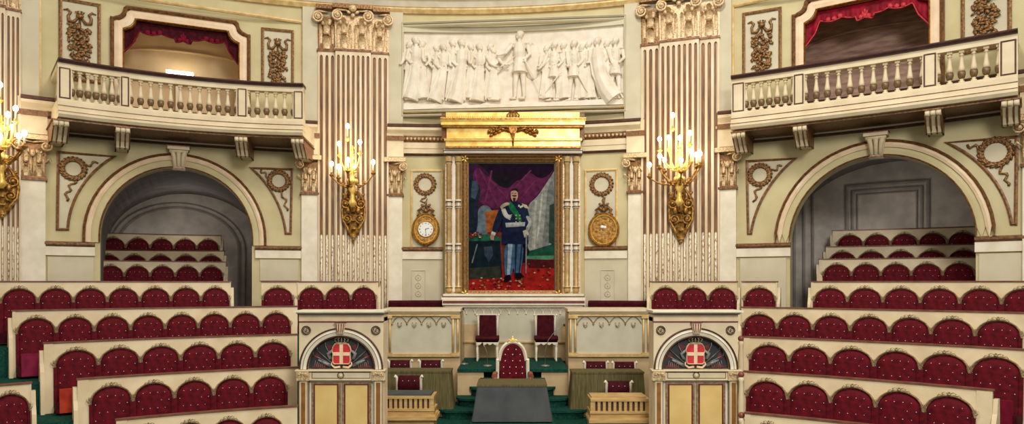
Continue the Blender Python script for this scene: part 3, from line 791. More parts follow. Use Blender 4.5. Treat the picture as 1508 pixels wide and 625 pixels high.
        w.tube([(-s*u*.78*wide,sh,.03),(-s*u*1.0*wide,sh-u*1.1,.06),(-s*u*.45*wide,sh-u*1.75,.09)], [u*.27,u*.23,u*.15], 8)
        if sword:
            x0, y0, x1, y1 = sword; w.tube([(x0*u,y0*u,.10),(x1*u,y1*u,.09)], [.02,.010], 5)
            w.tube([(x0*u-.05,y0*u-.02,.10),(x0*u+.05,y0*u+.02,.10)], .012, 5)
        o = w.build('figure', 'relief', r)
        for pl in o.data.polygons: pl.use_smooth = True
        md = o.modifiers.new('merge', 'REMESH'); md.mode = 'VOXEL'; md.voxel_size = .011; md.use_smooth_shade = True
        return o
    # figures further back in lower relief, then the front rank
    for px, hy, f_ in ((622,66,-1),(667,64.5,1),(643,72,1),(694,70,1),(722,69.5,-1),(830,68,-1),(805,72,-1),(867,66,-1),(894,65,-1),(857,70,-1)):
        fig(px, hy, 148, 'robe', f_, dep=-.035, wide=.9)
    fig(613, 61, 150, 'robe', 1, lean=-.6); fig(603, 67, 150, 'robe', -1, dep=-.03, wide=.8)
    fig(653.5, 71, 152, 'robe', 1, lean=-1.0); fig(680.5, 64.5, 153, 'robe', 1, lean=-.8, wide=1.1)
    fig(706.8, 70.5, 152, 'robe', 1, lean=-.2, arm=(.34, .75)); fig(727, 76, 151, 'robe', 1, lean=.2, arm=(.3,.78), sword=(1.0,4.6,3.0,6.2), dep=-.01, wide=.85)
    fig(765.5, 53, 149, 'soldier', -1, arm=(-.42, .98), sword=(.6,4.1,2.0,1.2), wide=1.05)
    fig(816.5, 68, 151, 'soldier', -1, arm=(-.30,.70), sword=(.7,3.3,-1.0,1.0)); fig(845.5, 66, 151, 'soldier', -1, arm=(-.1,.74), sword=(.4,3.4,1.6,.9))
    fig(880, 62, 152, 'cloak', -1, lean=.55); fig(906.5, 62, 148, 'soldier', -1, arm=(.02,.62), dep=.01)
    # trailing drapery, shield and pedestal behind the king
    w = MB(WALL.map)
    c, zb = P(784, 92); w.ell(c, zb, o0, .2, .42, .05, nu=14); w.build('shield', 'relief', r)
    for p in ([(718,124),(726,118),(734,108),(741,100)], [(858,108),(866,128),(870,150),(860,152)], [(898,130),(910,148),(918,150),(905,154)]):
        w = MB(WALL.map); w.tube([(*P(*q), o0+.06) for q in p], .022, 6); w.build('drapery', 'relief', r)
relief()

# ---------------------------------------------------------------- royal portrait in its gilt aedicule
YP = 14.55; k_ = YP/F
def q(px, py): return PX(px, py, YP)
PL = plane(YP)
R_ = thing('portrait_aedicule', 'tall gilt framed full length portrait of a uniformed officer under a gold cornice', 'framed painting', Matrix.Translation((q(757,0)[0], YP, CZ+q(0,446)[1])))
def pbox(mb, x0, x1, y0, y1, o0, o1): a0, z1 = q(x0, y0); a1, z0 = q(x1, y1); mb.box(a0, a1, z0, z1, o0, o1)
w = MB(PL); pbox(w, 657, 856, 168, 446, -.75, -.06); w.build('backing', 'wallc', R_)
# painted canvas
c = MB(PL); mats = ['ink']; lay = [0]
def poly(pts, col, dark=None, z=3, src=3):
    """pts in magnified picture coordinates of the upper (3) or lower (4) half"""
    col = tuple(int(v*.80) for v in col)
    nm = 'paint_%d_%d_%d' % col
    if nm not in M: M[nm] = mat(nm, col, dark or tuple(int(v*.72) for v in col), 9, .9, detail=6, spec=.05)
    if nm not in mats: mats.append(nm)
    c.mi = mats.index(nm); lay[0] += 1; o = .004+lay[0]*.0006
    yo = 160 if src == 3 else 330
    if len(pts) > 5:      # soften the outline
        for _ in range(2):
            n0 = len(pts); new = []
            for i in range(n0):
                (ax_, ay_), (bx_, by_) = pts[i], pts[(i+1)%n0]
                if math.hypot(bx_-ax_, by_-ay_) > 260: new += [(ax_,ay_),(bx_,by_)]
                else: new += [(ax_*.75+bx_*.25, ay_*.75+by_*.25), (ax_*.25+bx_*.75, ay_*.25+by_*.75)]
            pts = new
    pp = [q(645+x/3.289, yo+y/3.289) for x, y in pts]
    n = len(pp); c.face(*[c.vert(a, z, o) for a, z in pp])
pbox(c, 689.5, 817, 240.5, 429, -.02, .002)
U = 559  # lower-half pictures start 559 magnified pixels further down
def lo(pts): return [(x, y+U) for x, y in pts]
poly([(150,268),(562,268),(562,880),(150,880)], (34,28,36))
poly([(150,270),(215,270),(330,430),(420,440),(500,400),(545,330),(555,480),(420,620),(150,640)], (70,34,66))
poly([(175,270),(240,330),(330,400),(380,350),(440,300),(520,270),(562,268),(562,300),(500,400),(430,470),(330,470),(270,490),(205,460),(165,380)], (112,42,86))
poly([(230,268),(562,268),(562,300),(500,350),(440,300),(390,360),(330,330),(270,310)], (40,22,40))
for x0, y0, x1, y1 in ((200,290,290,470),(240,330,340,440),(330,430,450,300),(260,300,230,450),(390,450,470,350),(180,300,200,430)):
    poly([(x0-4,y0),(x0+5,y0),(x1+4,y1),(x1-4,y1)], (128,54,98))
poly([(195,470),(260,470),(285,600),(270,640),(180,640),(190,560)], (120,138,150))
poly([(228,500),(292,490),(300,560),(270,640),(240,640)], (190,104,50))
poly([(240,600),(330,600),(330,780),(300,820),(240,700)], (132,60,54))
poly([(152,330),(170,318),(165,345),(200,370),(208,420),(188,450),(195,520),(190,600),(152,610)], (34,46,60))
poly([(165,350),(185,352),(200,385),(180,440),(160,430)], (70,88,104))
poly([(562,305),(562,640),(520,700),(440,700),(430,640),(438,560),(430,470),(480,430),(520,370)], (176,178,168))
poly([(562,330),(530,380),(520,520),(500,690),(530,690),(562,560)], (140,146,142))
poly([(470,450),(480,440),(470,690),(450,695)], (206,206,194)); poly([(500,420),(510,400),(490,600),(478,640)], (214,212,200))
poly([(540,470),(562,460),(562,660),(536,650)], (60,84,74))
poly([(445,690),(562,655),(562,740),(430,730)], (34,92,70)); poly([(430,715),(562,712),(562,745),(430,740)], (88,150,116))
poly(lo([(150,225),(562,170),(562,325),(150,325)]), (186,36,30)); poly(lo([(420,170),(562,175),(562,215),(440,215)]), (90,24,30))
poly(lo([(150,55),(240,50),(318,72),(300,84),(150,84)]), (44,112,82))
poly(lo([(150,84),(300,82),(312,262),(150,262)]), (22,38,48)); poly(lo([(222,112),(262,108),(268,150),(246,185),(226,150)]), (60,76,96))
poly(lo([(188,98),(194,98),(168,190),(162,190)]), (120,140,142)); poly(lo([(150,215),(300,205),(310,262),(150,268)]), (58,62,52))
rr = random.Random(5)
for i in range(85):
    x = rr.uniform(160, 550); y = rr.uniform(262, 318) if x < 420 else rr.uniform(190, 318); s = rr.uniform(3, 9)
    poly(lo([(x-s,y),(x,y-s*.6),(x+s,y),(x,y+s*.6)]), rr.choice([(222,196,160),(240,96,60),(70,30,40),(206,150,96),(120,24,28)]))
for k in range(0):   # ring of carpet pattern
    t = -.2+k*.14; x = 430+95*cos(t-1.2); y = 250+70*sin(t-1.2)
    poly(lo([(x-6,y-4),(x+6,y-5),(x+7,y+4),(x-5,y+5)]), (176,166,140))
for i in range(26):
    x = rr.uniform(155, 210); y = rr.uniform(600, 625); s = rr.uniform(3, 7); poly([(x-s,y-3),(x+s,y-3),(x+s,y+3),(x-s,y+3)], rr.choice([(150,36,40),(200,180,150),(40,60,50)]))
# the officer
poly(lo([(324,90),(414,90),(412,170),(398,240),(398,262),(372,262),(368,200),(352,262),(326,268),(320,180)]), (74,112,148))
poly(lo([(340,95),(362,95),(348,250),(334,255)]), (168,196,214)); poly(lo([(372,100),(384,100),(376,250),(372,250)]), (30,48,78)); poly(lo([(402,100),(412,100),(396,240),(390,240)]), (36,54,84))
poly(lo([(324,250),(350,246),(356,268),(330,284),(318,278)]), (18,16,22)); poly(lo([(374,238),(402,238),(418,258),(390,266),(374,262)]), (18,16,22))
poly([(312,520),(430,520),(438,650),(436,660),(310,656)]+[], (24,34,66))
poly([(300,470),(350,452),(392,456),(430,478),(438,560),(420,600),(320,600),(318,540)], (30,42,74))
poly([(304,470),(326,480),(310,550),(282,606),(260,598),(276,540)], (28,40,70)); poly([(262,596),(282,604),(276,618),(256,612)], (214,214,210))
poly([(258,610),(274,616),(270,640),(256,638),(252,624)], (214,158,130)); poly([(400,470),(432,480),(446,545),(436,572),(420,556)], (34,48,80))
poly([(342,454),(358,456),(408,536),(404,556),(392,552),(338,476)], (28,120,74)); poly([(326,556),(422,552),(420,572),(330,578)], (206,208,212))
poly([(300,478),(316,462),(342,456),(350,468),(322,478),(308,492)], (206,196,160)); poly([(404,462),(430,470),(440,488),(420,484)], (206,196,160))
for k in range(4): poly([(306+k*5,486),(311+k*5,486),(322+k*6,520),(352+k*3,538-k*8),(350+k*3,544-k*8),(316+k*6,526)], (218,216,206))
for k in range(4):
    for x in (378, 396): poly([(x-3,520+k*16-3),(x+3,520+k*16-3),(x+3,520+k*16+3),(x-3,520+k*16+3)], (214,196,130))
for x, y in ((392,474),(400,480),(408,476)): poly([(x-4,y-5),(x+4,y-5),(x+4,y+5),(x-4,y+5)], (226,220,200))
poly([(424,520),(446,526),(454,560),(440,590),(430,600),(424,580),(440,556),(430,540)], (200,200,196)); poly([(410,596),(432,586),(440,612),(418,628)], (216,206,180))
poly([(424,610),(432,610),(428,800),(423,800)], (150,150,156))
poly([(352,404),(360,394),(376,392),(386,402),(388,430),(380,452),(362,454),(352,436)], (222,176,150)); poly([(350,408),(354,394),(376,388),(390,398),(388,412),(378,400),(358,402)], (50,36,32))
poly([(356,426),(364,422),(376,422),(384,428),(374,430),(364,430)], (64,42,34)); poly([(362,436),(376,436),(372,458),(366,458)], (58,38,32))
for x in (361, 375): poly([(x-3,413),(x+3,413),(x+3,416),(x-3,416)], (46,34,34))
poly([(367,414),(370,414),(372,424),(366,424)], (196,144,120))
c.build('canvas', mats, R_)
# gilt inner frame
w = MB(PL)
x0, z1 = q(685, 235); x1, z0 = q(822, 433)
w.band([(x0,z0),(x0,z1),(x1,z1),(x1,z0)], .13, -.05, .10, True); w.build('frame', 'gilt', R_)
w = MB(PL)
for d, ww, o in ((.075,.022,.115),(.0,.02,.125),(-.06,.02,.05)):
    w.band([(x0-d,z0-d),(x0-d,z1+d),(x1+d,z1+d),(x1+d,z0-d)], ww, 0, o, True)
w.build('frame_fillet', 'goldpale', R_)
w = MB(PL)
for xx in (x0, x1):
    for zz in (z0, z1):
        for t in range(5): w.ell(xx+.05*cos(t*1.26), zz+.05*sin(t*1.26), .10, .04, .02, .025, t*1.26, nu=6, nv=3)
w.build('corner_leaf', 'gold', R_)
# clustered columns
for pxc in ((661.8, 675.5), (834.8, 847.8)):
    m = (pxc[0]+pxc[1])/2
    w = MB(PL); pbox(w, pxc[0]-6, pxc[1]+6, 228, 437, -.1, .02); w.build('column_backing', 'giltcream', R_)
    w = MB(PL); a, zt = q(m, 232); _, zb = q(m, 430); w.box(a-.035, a+.035, zb, zt, 0, .045); w.build('white_strip', 'white', R_)
    for pc in pxc:
        a = q(pc, 0)[0]; w = MB(PL)
        prof = [(.07,zb),(.07,zb+.10),(.05,zb+.13),(.055,zb+.4),(.05,zt-.16),(.07,zt-.13),(.075,zt-.02),(.085,zt)]
        w.lathe([(rr_, zz_) for rr_, zz_ in prof], a, .06, 10)
        col = w.build('column', 'goldpale', R_)
        for yy in (301, 365):
            w = MB(PL); zz = q(0, yy)[1]; w.lathe([(.062,zz-.09),(.075,zz-.08),(.058,zz-.05),(.058,zz+.05),(.075,zz+.08),(.062,zz+.09)], a, .06, 10); w.build('white_ring', 'white', col)
        w = MB(PL)
        for yy in (298, 305, 362, 369, 240, 424):
            zz = q(0, yy)[1]; w.lathe([(.078,zz-.009),(.078,zz+.009)], a, .06, 10)
        for dx in (-.045, -.02, .02, .045): w.box(a+dx-.003, a+dx+.003, zb+.13, zt-.15, .1, .06+math.sqrt(.0034-dx*dx)+.002)
        w.build('dark_line', 'brown', col)
# gold cornice
w = MB(PL)
for x0_, x1_, y0_, y1_, o in ((658,852,169,180,.20),(651,860,180,184,.40),(652,859,184,189.5,.36),(655,856,189.5,191.5,.28),(659,852,191.5,208,.20),(656,855,208,211,.28),(658,853,211,220,.22)):
    pbox(w, x0_, x1_, y0_, y1_, -.05, o)
w.build('cornice', 'gold', R_)
w = MB(PL)
for x0_, x1_, y0_, y1_, o in ((651,860,181,183,.41),(655,856,190.5,192,.29),(657,854,208.6,209.6,.285),(657,854,219,221.5,.26)): pbox(w, x0_, x1_, y0_, y1_, 0, o)
xx = 652
while xx < 859: pbox(w, xx, xx+1.6, 178.6, 181, .18, .38); xx += 3.2
w.build('cornice_line', 'golddk', R_)
w = MB(PL)
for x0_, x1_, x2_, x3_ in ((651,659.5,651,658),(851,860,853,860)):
    w = MB(PL); pbox(w, x0_, x1_, 169, 178, -.3, .1); pbox(w, x2_, x3_, 178, 206, -.3, .09); w.build('cornice_end_shade_block', 'giltb', R_)  # brown blocks standing in for shade at the cornice ends
w = MB(PL); pbox(w, 655, 856, 221.5, 229, -.1, .16); w.build('architrave', 'white', R_)
w = MB(PL); pbox(w, 654, 857, 223.4, 224.4, -.1, .17); pbox(w, 654, 857, 228, 229.5, -.1, .2); w.build('architrave_line', 'brown', R_)
w = MB(PL)   # emblem: crown, shield, spreading leaves
a, z = q(755.5, 190)
w.prism([(a-.09,z+.12),(a+.09,z+.12),(a+.085,z-.1),(a,z-.2),(a-.085,z-.1)], .2, .30)
for k in range(5): w.tube([(a+(k-2)*.05,z+.14,.28),(a+(k-2)*.065,z+.22,.3),(a+(k-2)*.03,z+.29,.28)], .018, 5)
w.box(a-.13, a+.13, z+.12, z+.16, .2, .34); w.ell(a, z+.31, .28, .03, .03, .03)
for sx in (-1, 1):
    for k in range(9):
        x = .12+k*.048; w.ell(a+sx*x, z+.10-k*.026-.04*(k % 2), .26, .06, .032, .03, sx*(.8-(k % 3)*.9), nu=6, nv=4)
        w.ell(a+sx*x*.9, z-.03-k*.020+.05*(k % 2), .25, .055, .03, .03, -sx*.5, nu=6, nv=4)
    w.tube([(a+sx*.08,z-.1,.26),(a+sx*.25,z-.05,.27),(a+sx*.45,z-.13,.24)], [.03,.025,.01], 6)
w.tube([(a,z-.15,.28),(a,z-.3,.27),(a,z-.42,.24)], [.04,.025,.012], 6)
w.build('gilt_emblem', 'golddk', R_)
# foot of the aedicule
w = MB(PL)
pbox(w, 654, 858, 433, 437, -.1, .22); pbox(w, 652, 860, 437, 441, -.1, .28); w.build('plinth', 'white', R_)
w = MB(PL); pbox(w, 653, 859, 436.2, 437.6, -.1, .285); w.build('plinth_line', 'brown', R_)

# ---------------------------------------------------------------- clock and barometer
def oval(px, py, rx, rz, label, cat, name, dial):
    a, z = P(px, py, .1); fr = WALL.frame(a, z, 0); L = local(None, fr); r = thing(name, label, cat, fr, None)
    N = 40; el = lambda sx, sz, ox=0: [(ox+sx*cos(2*PI*k/N), sz*sin(2*PI*k/N)) for k in range(N)]
    w = MB(L); w.prism(el(rx, rz), .01, .10); w.build('body', 'brass', r)
    w = MB(L); w.band(el(rx, rz), .05, .03, .15, True); w.build('rim', 'brass', r)
    w = MB(L); w.band(el(rx-.035, rz-.035), .02, .09, .14, True); w.build('inner_rim', 'gold', r)
    w = MB(L)
    for sx in (-1, 1):
        w.tube([(0,rz+.05,.08),(sx*.09,rz+.14,.09),(sx*.17,rz+.08,.09),(sx*.12,rz+.01,.09),(sx*.2,rz-.03,.08)], [.03,.04,.035,.03,.02], 6)
        w.ell(sx*.07, rz+.2, .08, .05, .03, .03, sx*.6)
    w.ell(0, rz+.08, .11, .05, .05, .04); w.tube([(0,rz+.1,.06),(0,rz+.28,.05),(.03,rz+.36,.04)], [.03,.02,.01], 5); w.build('bow_crest', 'gilt', r)
    w = MB(L); w.ell(0, -rz-.05, .08, .04, .05, .03); w.tube([(-.07,-rz-.0,.08),(0,-rz-.05,.1),(.07,-rz-.0,.08)], .02, 5); w.build('pendant', 'gilt', r)
    if dial:
        w = MB(L); w.prism([(.17*cos(2*PI*k/N), .17*sin(2*PI*k/N)) for k in range(N)], .09, .125); d = w.build('dial', 'dial', r)
        w = MB(L)
        for k in range(12):
            t = 2*PI*k/12; x, y = .135*sin(t), .135*cos(t); n = (3 if k % 3 == 0 else 2)
            for j in range(n):
                off = (j-(n-1)/2)*.012; px_, py_ = cos(t)*off, -sin(t)*off
                w.tube([(x*.88+px_, y*.88+py_, .126),(x*1.1+px_, y*1.1+py_, .126)], .0035, 3)
        w.build('numeral', 'ink', d)
        w = MB(L)
        w.tube([(0,0,.13),(.075,.03,.13)], .006, 4); w.tube([(0,0,.132),(.005,-.12,.132)], .005, 4); w.ell(0, 0, .13, .012, .012, .008); w.build('hand', 'ink', d)
        w = MB(L); w.band([(.172*cos(2*PI*k/N), .172*sin(2*PI*k/N)) for k in range(N)], .014, .1, .135, True); w.build('dial_rim', 'brass', r)
    else:
        w = MB(L); w.prism([((rx-.05)*cos(2*PI*k/N), (rz-.05)*sin(2*PI*k/N)) for k in range(N)], .1, .108); w.build('plate', 'brass', r)
        w = MB(L); w.ell(-.03, .06, .112, .045, .035, .012); w.ell(.03, .05, .112, .035, .03, .012); w.build('white_eagle', 'dial', r)
        w = MB(L)
        for zz, ww in ((-.04,.10),(-.08,.05),(-.12,.11),(-.16,.07)):
            x = -ww
            while x < ww: w.box(x, x+.012, zz-.006, zz+.008, .108, .113); x += .02
        w.build('inscription', 'goldpale', r)
oval(627, 338, .28, .33, 'round white dial clock in an oval gilt case left of the portrait', 'clock', 'wall_clock', True)
oval(889, 338.5, .31, .345, 'oval gilt barometer plate with a small white emblem right of the portrait', 'barometer', 'wall_barometer', False)

# ---------------------------------------------------------------- candelabra
def sconce(pxh, pyh, bulbs, low, label):
    off = .62; a = S(pxh, off); Y = WALL.Y(pxh, off); z = (HZ-pyh)/F*Y
    fr = WALL.frame(a, z, off); L = local(None, fr); inv = fr.inverted()
    r = thing('wall_candelabrum', label, 'candelabrum', fr, 'gilt candelabra on the great pilasters')
    # backplate: openwork scrolls hanging on the pilaster
    b = MB(L); ob = -off+.27; zb = (HZ-low)/F*WALL.Y(pxh, .25)-z
    H = -zb; b.smooth = True
    for sx in (-1, 1):
        b.spiral(sx*.16, zb+H*.62, ob+.1, .12, 1.8, sx, .028, start=PI/2 if True else 0, grow=.03)
        b.spiral(sx*.13, zb+H*.36, ob+.09, .10, 1.6, -sx, .024, start=-PI/2, grow=.03)
        b.tube([(sx*.05,zb+.04,ob+.06),(sx*.12,zb+H*.18,ob+.08),(sx*.22,zb+H*.33,ob+.06),(sx*.24,zb+H*.5,ob+.06),(sx*.2,zb+H*.7,ob+.08),(sx*.1,zb+H*.86,ob+.2)], [.02,.035,.03,.03,.035,.02], 6)
        for k in range(4): b.leaf(sx*(.06+.05*k), zb+H*(.12+.16*k), ob+.05, .1, .16, .06)
        b.ell(sx*.1, zb+H*.5, ob+.14, .05, .07, .04); b.ell(sx*.2, zb+H*.78, ob+.1, .06, .03, .03, sx*.7)
    for k in range(5): b.leaf(0, zb+H*(.02+.15*k), ob+.08, .15, .2, .08)
    b.lathe([(.02,zb-.06),(.045,zb-.02),(.02,zb+.02),(.06,zb+.08),(.03,zb+.14)], 0, ob+.05, 8)
    b.ell(0, zb+H*.55, ob+.15, .07, .11, .06); b.ell(0, zb+H*.8, ob+.2, .1, .07, .08)
    b.build('backplate', 'brass', r)
    s = MB(L); s.lathe([(.03,-.55),(.09,-.46),(.05,-.38),(.04,-.25),(.085,-.17),(.05,-.09),(.1,-.03),(.11,0),(.05,.06),(.035,.16),(.06,.22),(.03,.3),(.028,.45),(.05,.5),(.02,.56),(.022,.75)], 0, 0, 10)
    s.tube([(0,-.42,-off+.3),(0,-.5,-.3),(0,-.46,-.1),(0,-.38,0)], [.05,.045,.04,.04], 6)
    for k in range(10): t = 2*PI*k/10; s.ell(.09*cos(t), .0, .09*sin(t), .035, .05, .035)
    for k in range(14): s.ell(.045*cos(k*2.4), .12+k*.045, .045*sin(k*2.4), .022, .03, .022, nu=5, nv=3)
    s.build('stem', 'gold', r)
    for i, (bx, by, rad, sgn) in enumerate(bulbs):
        # bulb height from the picture, set on a ring round the stem
        Xl = (bx-pxh)/F*Y; top = rad == 0
        dy = math.sqrt(max(rad*rad-Xl*Xl, .0)) if rad > abs(Xl) else 0
        o = sgn*min(dy, .36); Yb = Y-o*cos(a/WALL.R)
        Xl = (bx-CX)/F*Yb; wz = (HZ-by)/F*Yb; loc = inv @ Vector((Xl, Yb, CZ+wz)); x, zz = loc.x, loc.z
        oo = -loc.y
        arm = MB(L); low_ring = zz < .55
        zc_ = zz-.24 if not top else zz-.28
        if not top:
            sz = -.02 if low_ring else .28
            pts = []
            for t in range(9):
                q_ = t/8; pts.append((x*q_, lerp(sz, zc_-.02, q_**2.2)-.10*sin(q_*PI), oo*q_))
            arm.tube(pts, [.022-.008*t/8 for t in range(9)], 6)
            arm.spiral(x*.55, sz-.02, oo*.55, .05, 1.2, 1 if x > 0 else -1, .012)
            arm.ell(x*.35, sz-.1, oo*.35, .04, .025, .03)
        arm.lathe([(.012,zc_-.05),(.03,zc_-.03),(.055,zc_),(.06,zc_+.012),(.025,zc_+.02),(.028,zc_+.06)], x, oo, 8)
        A_ = arm.build('arm', 'brass' if low_ring else 'gold', r)
        cd = MB(L); cd.lathe([(.018,zc_+.02),(.018,zz-.05)], x, oo, 8); cd.build('candle', 'candle', A_)
        bl = MB(L); bl.lathe([(.016,zz-.05),(.036,zz-.03),(.045,zz),(.038,zz+.03),(.02,zz+.05),(.003,zz+.06)], x, oo, 8); bl.build('bulb', 'glass', A_)
    lt = bpy.data.lights.new('candelabrum_light', 'POINT'); lt.energy = 16; lt.color = (1, .86, .62); lt.shadow_soft_size = .25
    lo_ = bpy.data.objects.new('candelabrum_light', lt); COL.objects.link(lo_); lo_.location = fr @ Vector((0, -.35, .45))
sconce(519, 267, [(512,186,0,1),(499.6,212,.24,-1),(530,209.5,.24,1),(512.4,235.6,.3,1),(488.5,241.6,.42,1),(498.6,246,.34,-1),(522,246,.34,-1),(549.7,239,.42,1)], 352, 'gilt candelabrum with eight lit bulbs on the pilaster left of the portrait')
sconce(1000.5, 264, [(991,170,0,1),(1001.5,203.5,.25,1),(1016,196,.25,1),(984.6,203,.25,-1),(971.5,205,.3,-1),(1017,222,.3,-1),(971.5,230,.42,1),(978.6,235.6,.36,-1),(1003,236,.4,1),(956.4,243,.6,1),(1025.8,228,.42,1),(1031,226.4,.46,-1)], 355, 'gilt candelabrum with a dozen lit bulbs on the pilaster right of the portrait')
sconce(2, 232, [(0,125,0,1),(23,160,.3,1),(11.6,169,.2,1),(17.6,187.5,.3,-1),(28,200.5,.4,1),(36,196,.46,1),(0,201.6,.4,1),(-12,165,.25,-1),(-20,198,.42,1)], 318, 'gilt candelabrum with lit bulbs cut by the left edge of the picture')
# ---------------------------------------------------------------- upholstered benches
SEAT = {}
def seat_meshes():
    W = .5  # unit seat width; scaled to the row
    N = 14
    # cushion: arched, tufted
    m = MB(); m.smooth = True; hw = .222; zs, rise, zb = -.325, .20, -.93; nv = 14
    def zt(x): return zs+rise*math.sqrt(max(0, 1-(x/hw)**2))
    rows = []
    for i in range(N+1):
        x = -hw*cos(PI*i/N) if True else 0; top = zt(x); col = []
        for j in range(nv+1):
            z = lerp(zb, top, j/nv); e = min(hw-abs(x), (top-z) if True else 9, .05)/.05
            puff = .045*math.sqrt(max(0, min(1, e)))
            tf = .014*(abs(sin((x/.09+ (z+.3)/.11)*PI/1.0/1.0)) * abs(sin((x/.09-(z+.3)/.11)*PI/1.0)))**.5
            col.append(m.vert(x, z, .015+puff+(tf if e >= 1 else 0)))
        rows.append(col)
    for i in range(N):
        for j in range(nv): m.face(rows[i][j], rows[i+1][j], rows[i+1][j+1], rows[i][j+1])
    m.mi = 1
    for zz, xs in ((-.36,(-.18,-.09,0,.09,.18)),(-.25,(-.13,-.045,.045,.13)),(-.47,(-.135,-.045,.045,.135)),(-.58,(-.18,-.09,0,.09,.18))):
        for x in xs: m.ell(x, zz, .066, .0065, .0065, .007, nu=5, nv=3)
    # lower cushion spreads to the full seat width beneath the springing
    m.mi = 0; m.smooth = False; m.box(-.25, -hw+.01, zb, zs-.02, .0, .045); m.box(hw-.01, .25, zb, zs-.02, .0, .045)
    SEAT['cushion'] = m
    a = MB(); pts = [(-.246,zs-.03)]+[(-.236*cos(PI*i/20), zs+(rise+.016)*sin(PI*i/20)) for i in range(21)]+[(.246,zs-.03)]
    a.band(pts, .022, 0, .06); SEAT['arch'] = a
    c = MB(); z0 = zs+rise+.022
    c.ell(0, z0+.010, .06, .022, .013, .012, nu=8, nv=4); c.ell(0, z0+.036, .05, .012, .012, .010, nu=6, nv=4)
    for sx in (-1, 1):
        c.tube([(sx*.012,z0+.022,.05),(sx*.045,z0+.038,.055),(sx*.07,z0+.02,.055),(sx*.055,z0+.004,.055),(sx*.04,z0+.014,.055)], [.005,.006,.006,.005,.004], 5)
        c.tube([(sx*.06,z0-.002,.05),(sx*.10,z0+.004,.05),(sx*.115,z0-.02,.05),(sx*.095,z0-.03,.05)], [.004,.006,.005,.003], 5)
    SEAT['crest'] = c
    f = MB(); z0 = zs+.0
    f.ell(0, z0+.055, .03, .010, .028, .012, nu=6, nv=4); f.ell(0, z0+.012, .035, .022, .008, .012, nu=6, nv=3)
    for sx in (-1, 1): f.tube([(0,z0+.015,.035),(sx*.024,z0+.03,.035),(sx*.03,z0+.052,.03),(sx*.018,z0+.056,.03)], [.007,.008,.006,.004], 4)
    f.tube([(0,z0+.01,.03),(0,z0-.03,.03)], [.006,.005], 4)
    SEAT['fleuron'] = f
seat_meshes()
SRC = {}
def bench(arc, top, pl, pr, c0, c1, n, label, ends=(False, False), group='curved benches of crimson seats', off=0, flap=None, height=.96, seatdepth=.40):
    """arc at the bench face, top = height of the rail; pl..pr the picture limits, seats centred c0..c1"""
    a0, a1 = arc.S(pl), arc.S(pr); s0, s1 = arc.S(c0), arc.S(c1); am = (a0+a1)/2
    pitch = (s1-s0)/(n-1) if n > 1 else min(.6, (a1-a0)*.9)
    base = arc.map(am, top-height-.05, 0)
    r = thing('upholstered_bench', label, 'bench', base, group); fi = FR[r.name].inverted()
    ln = .10    # backward lean
    prof = lambda f, b, z0, z1: [(b-(z1-0)*0, 0)]
    w = MB(arc.map)
    w.sweep([(ln*height-.06, top-height), (ln*height, top-height), (0, top-.0), (-.05, top)], a0, a1)
    bk = w.build('back_panel', 'bench', r)
    w = MB(arc.map); w.sweep([(-.065, top), (.018, top), (.018, top+.022), (-.065, top+.022)], a0-.01, a1+.01); w.build('top_rail', 'benchline', r)
    w = MB(arc.map); w.sweep([(ln*.72,top-height),(seatdepth+.05,top-height),(seatdepth+.05,top-.80),(ln*.72,top-.86)], max(a0, s0-pitch*.5), min(a1, s1+pitch*.5)); w.build('seat', 'velvetd', r)
    sc = pitch/.5
    tilt = Matrix.Rotation(-math.atan(ln), 4, 'X')
    def put(key, mats, a):
        fr = arc.frame(a, top, 0); rel = fi @ fr @ tilt @ Matrix.Diagonal((sc, 1, 1, 1))
        if key not in SRC:
            nm = {'cushion':'backrest_cushion','arch':'arch_moulding','crest':'gilt_crest','fleuron':'gilt_fleuron'}[key]
            o = SEAT[key].build(nm, mats, r, inv=Matrix.Identity(4)); SRC[key] = o
            o.location = rel.to_translation(); o.rotation_euler = rel.to_euler(); o.scale = rel.to_scale()
        else: place(SRC[key], r, rel)
    for k in range(n):
        a = s0+pitch*k if n > 1 else s0
        put('cushion', ['velvet', 'button'], a); put('arch', 'archline', a); put('crest', 'orn', a); put('fleuron', 'orn', a-pitch/2)
    put('fleuron', 'orn', s0+pitch*(n-.5) if n > 1 else s0+pitch*.5)
    for e, on in zip((-1, 1), ends):
        if not on: continue
        ae = a0 if e < 0 else a1; sd = (s0-pitch*.5) if e < 0 else (s1+pitch*.5)
        # cream stile and shaped end board
        lo_, hi_ = (ae, sd) if e < 0 else (sd, ae)
        w = MB(arc.map); w.sweep([(ln*height-.04,top-height-.05),(ln*height+.03,top-height-.05),(.03,top-.3),(.012,top),(-.05,top)], lo_, hi_); w.build('end_stile', 'bench', r)
        t0, t1 = (ae-.05, ae) if e < 0 else (ae, ae+.05)
        w = MB(arc.map); w.sweep([(-.16,top-height-.05),(seatdepth*.5,top-height-.05),(.10,top-.4),(.02,top-.28),(-.02,top-.1),(-.12,top-.1)], t0, t1); w.build('end_board', 'bench', r)
    if flap:
        e, m = flap; sd = (s0-pitch*.42) if e < 0 else (s1+pitch*.42)
        t0, t1 = (sd, sd+.27) if e < 0 else (sd-.27, sd)
        w = MB(arc.map); w.sweep([(.40,top-height+.0),(.46,top-height+.0),(.46,top-.62),(.40,top-.62)], t0, t1); w.build('folded_seat', m, r)
    return r
def row(i): return Arc(BC[0], BC[1], bR(i))
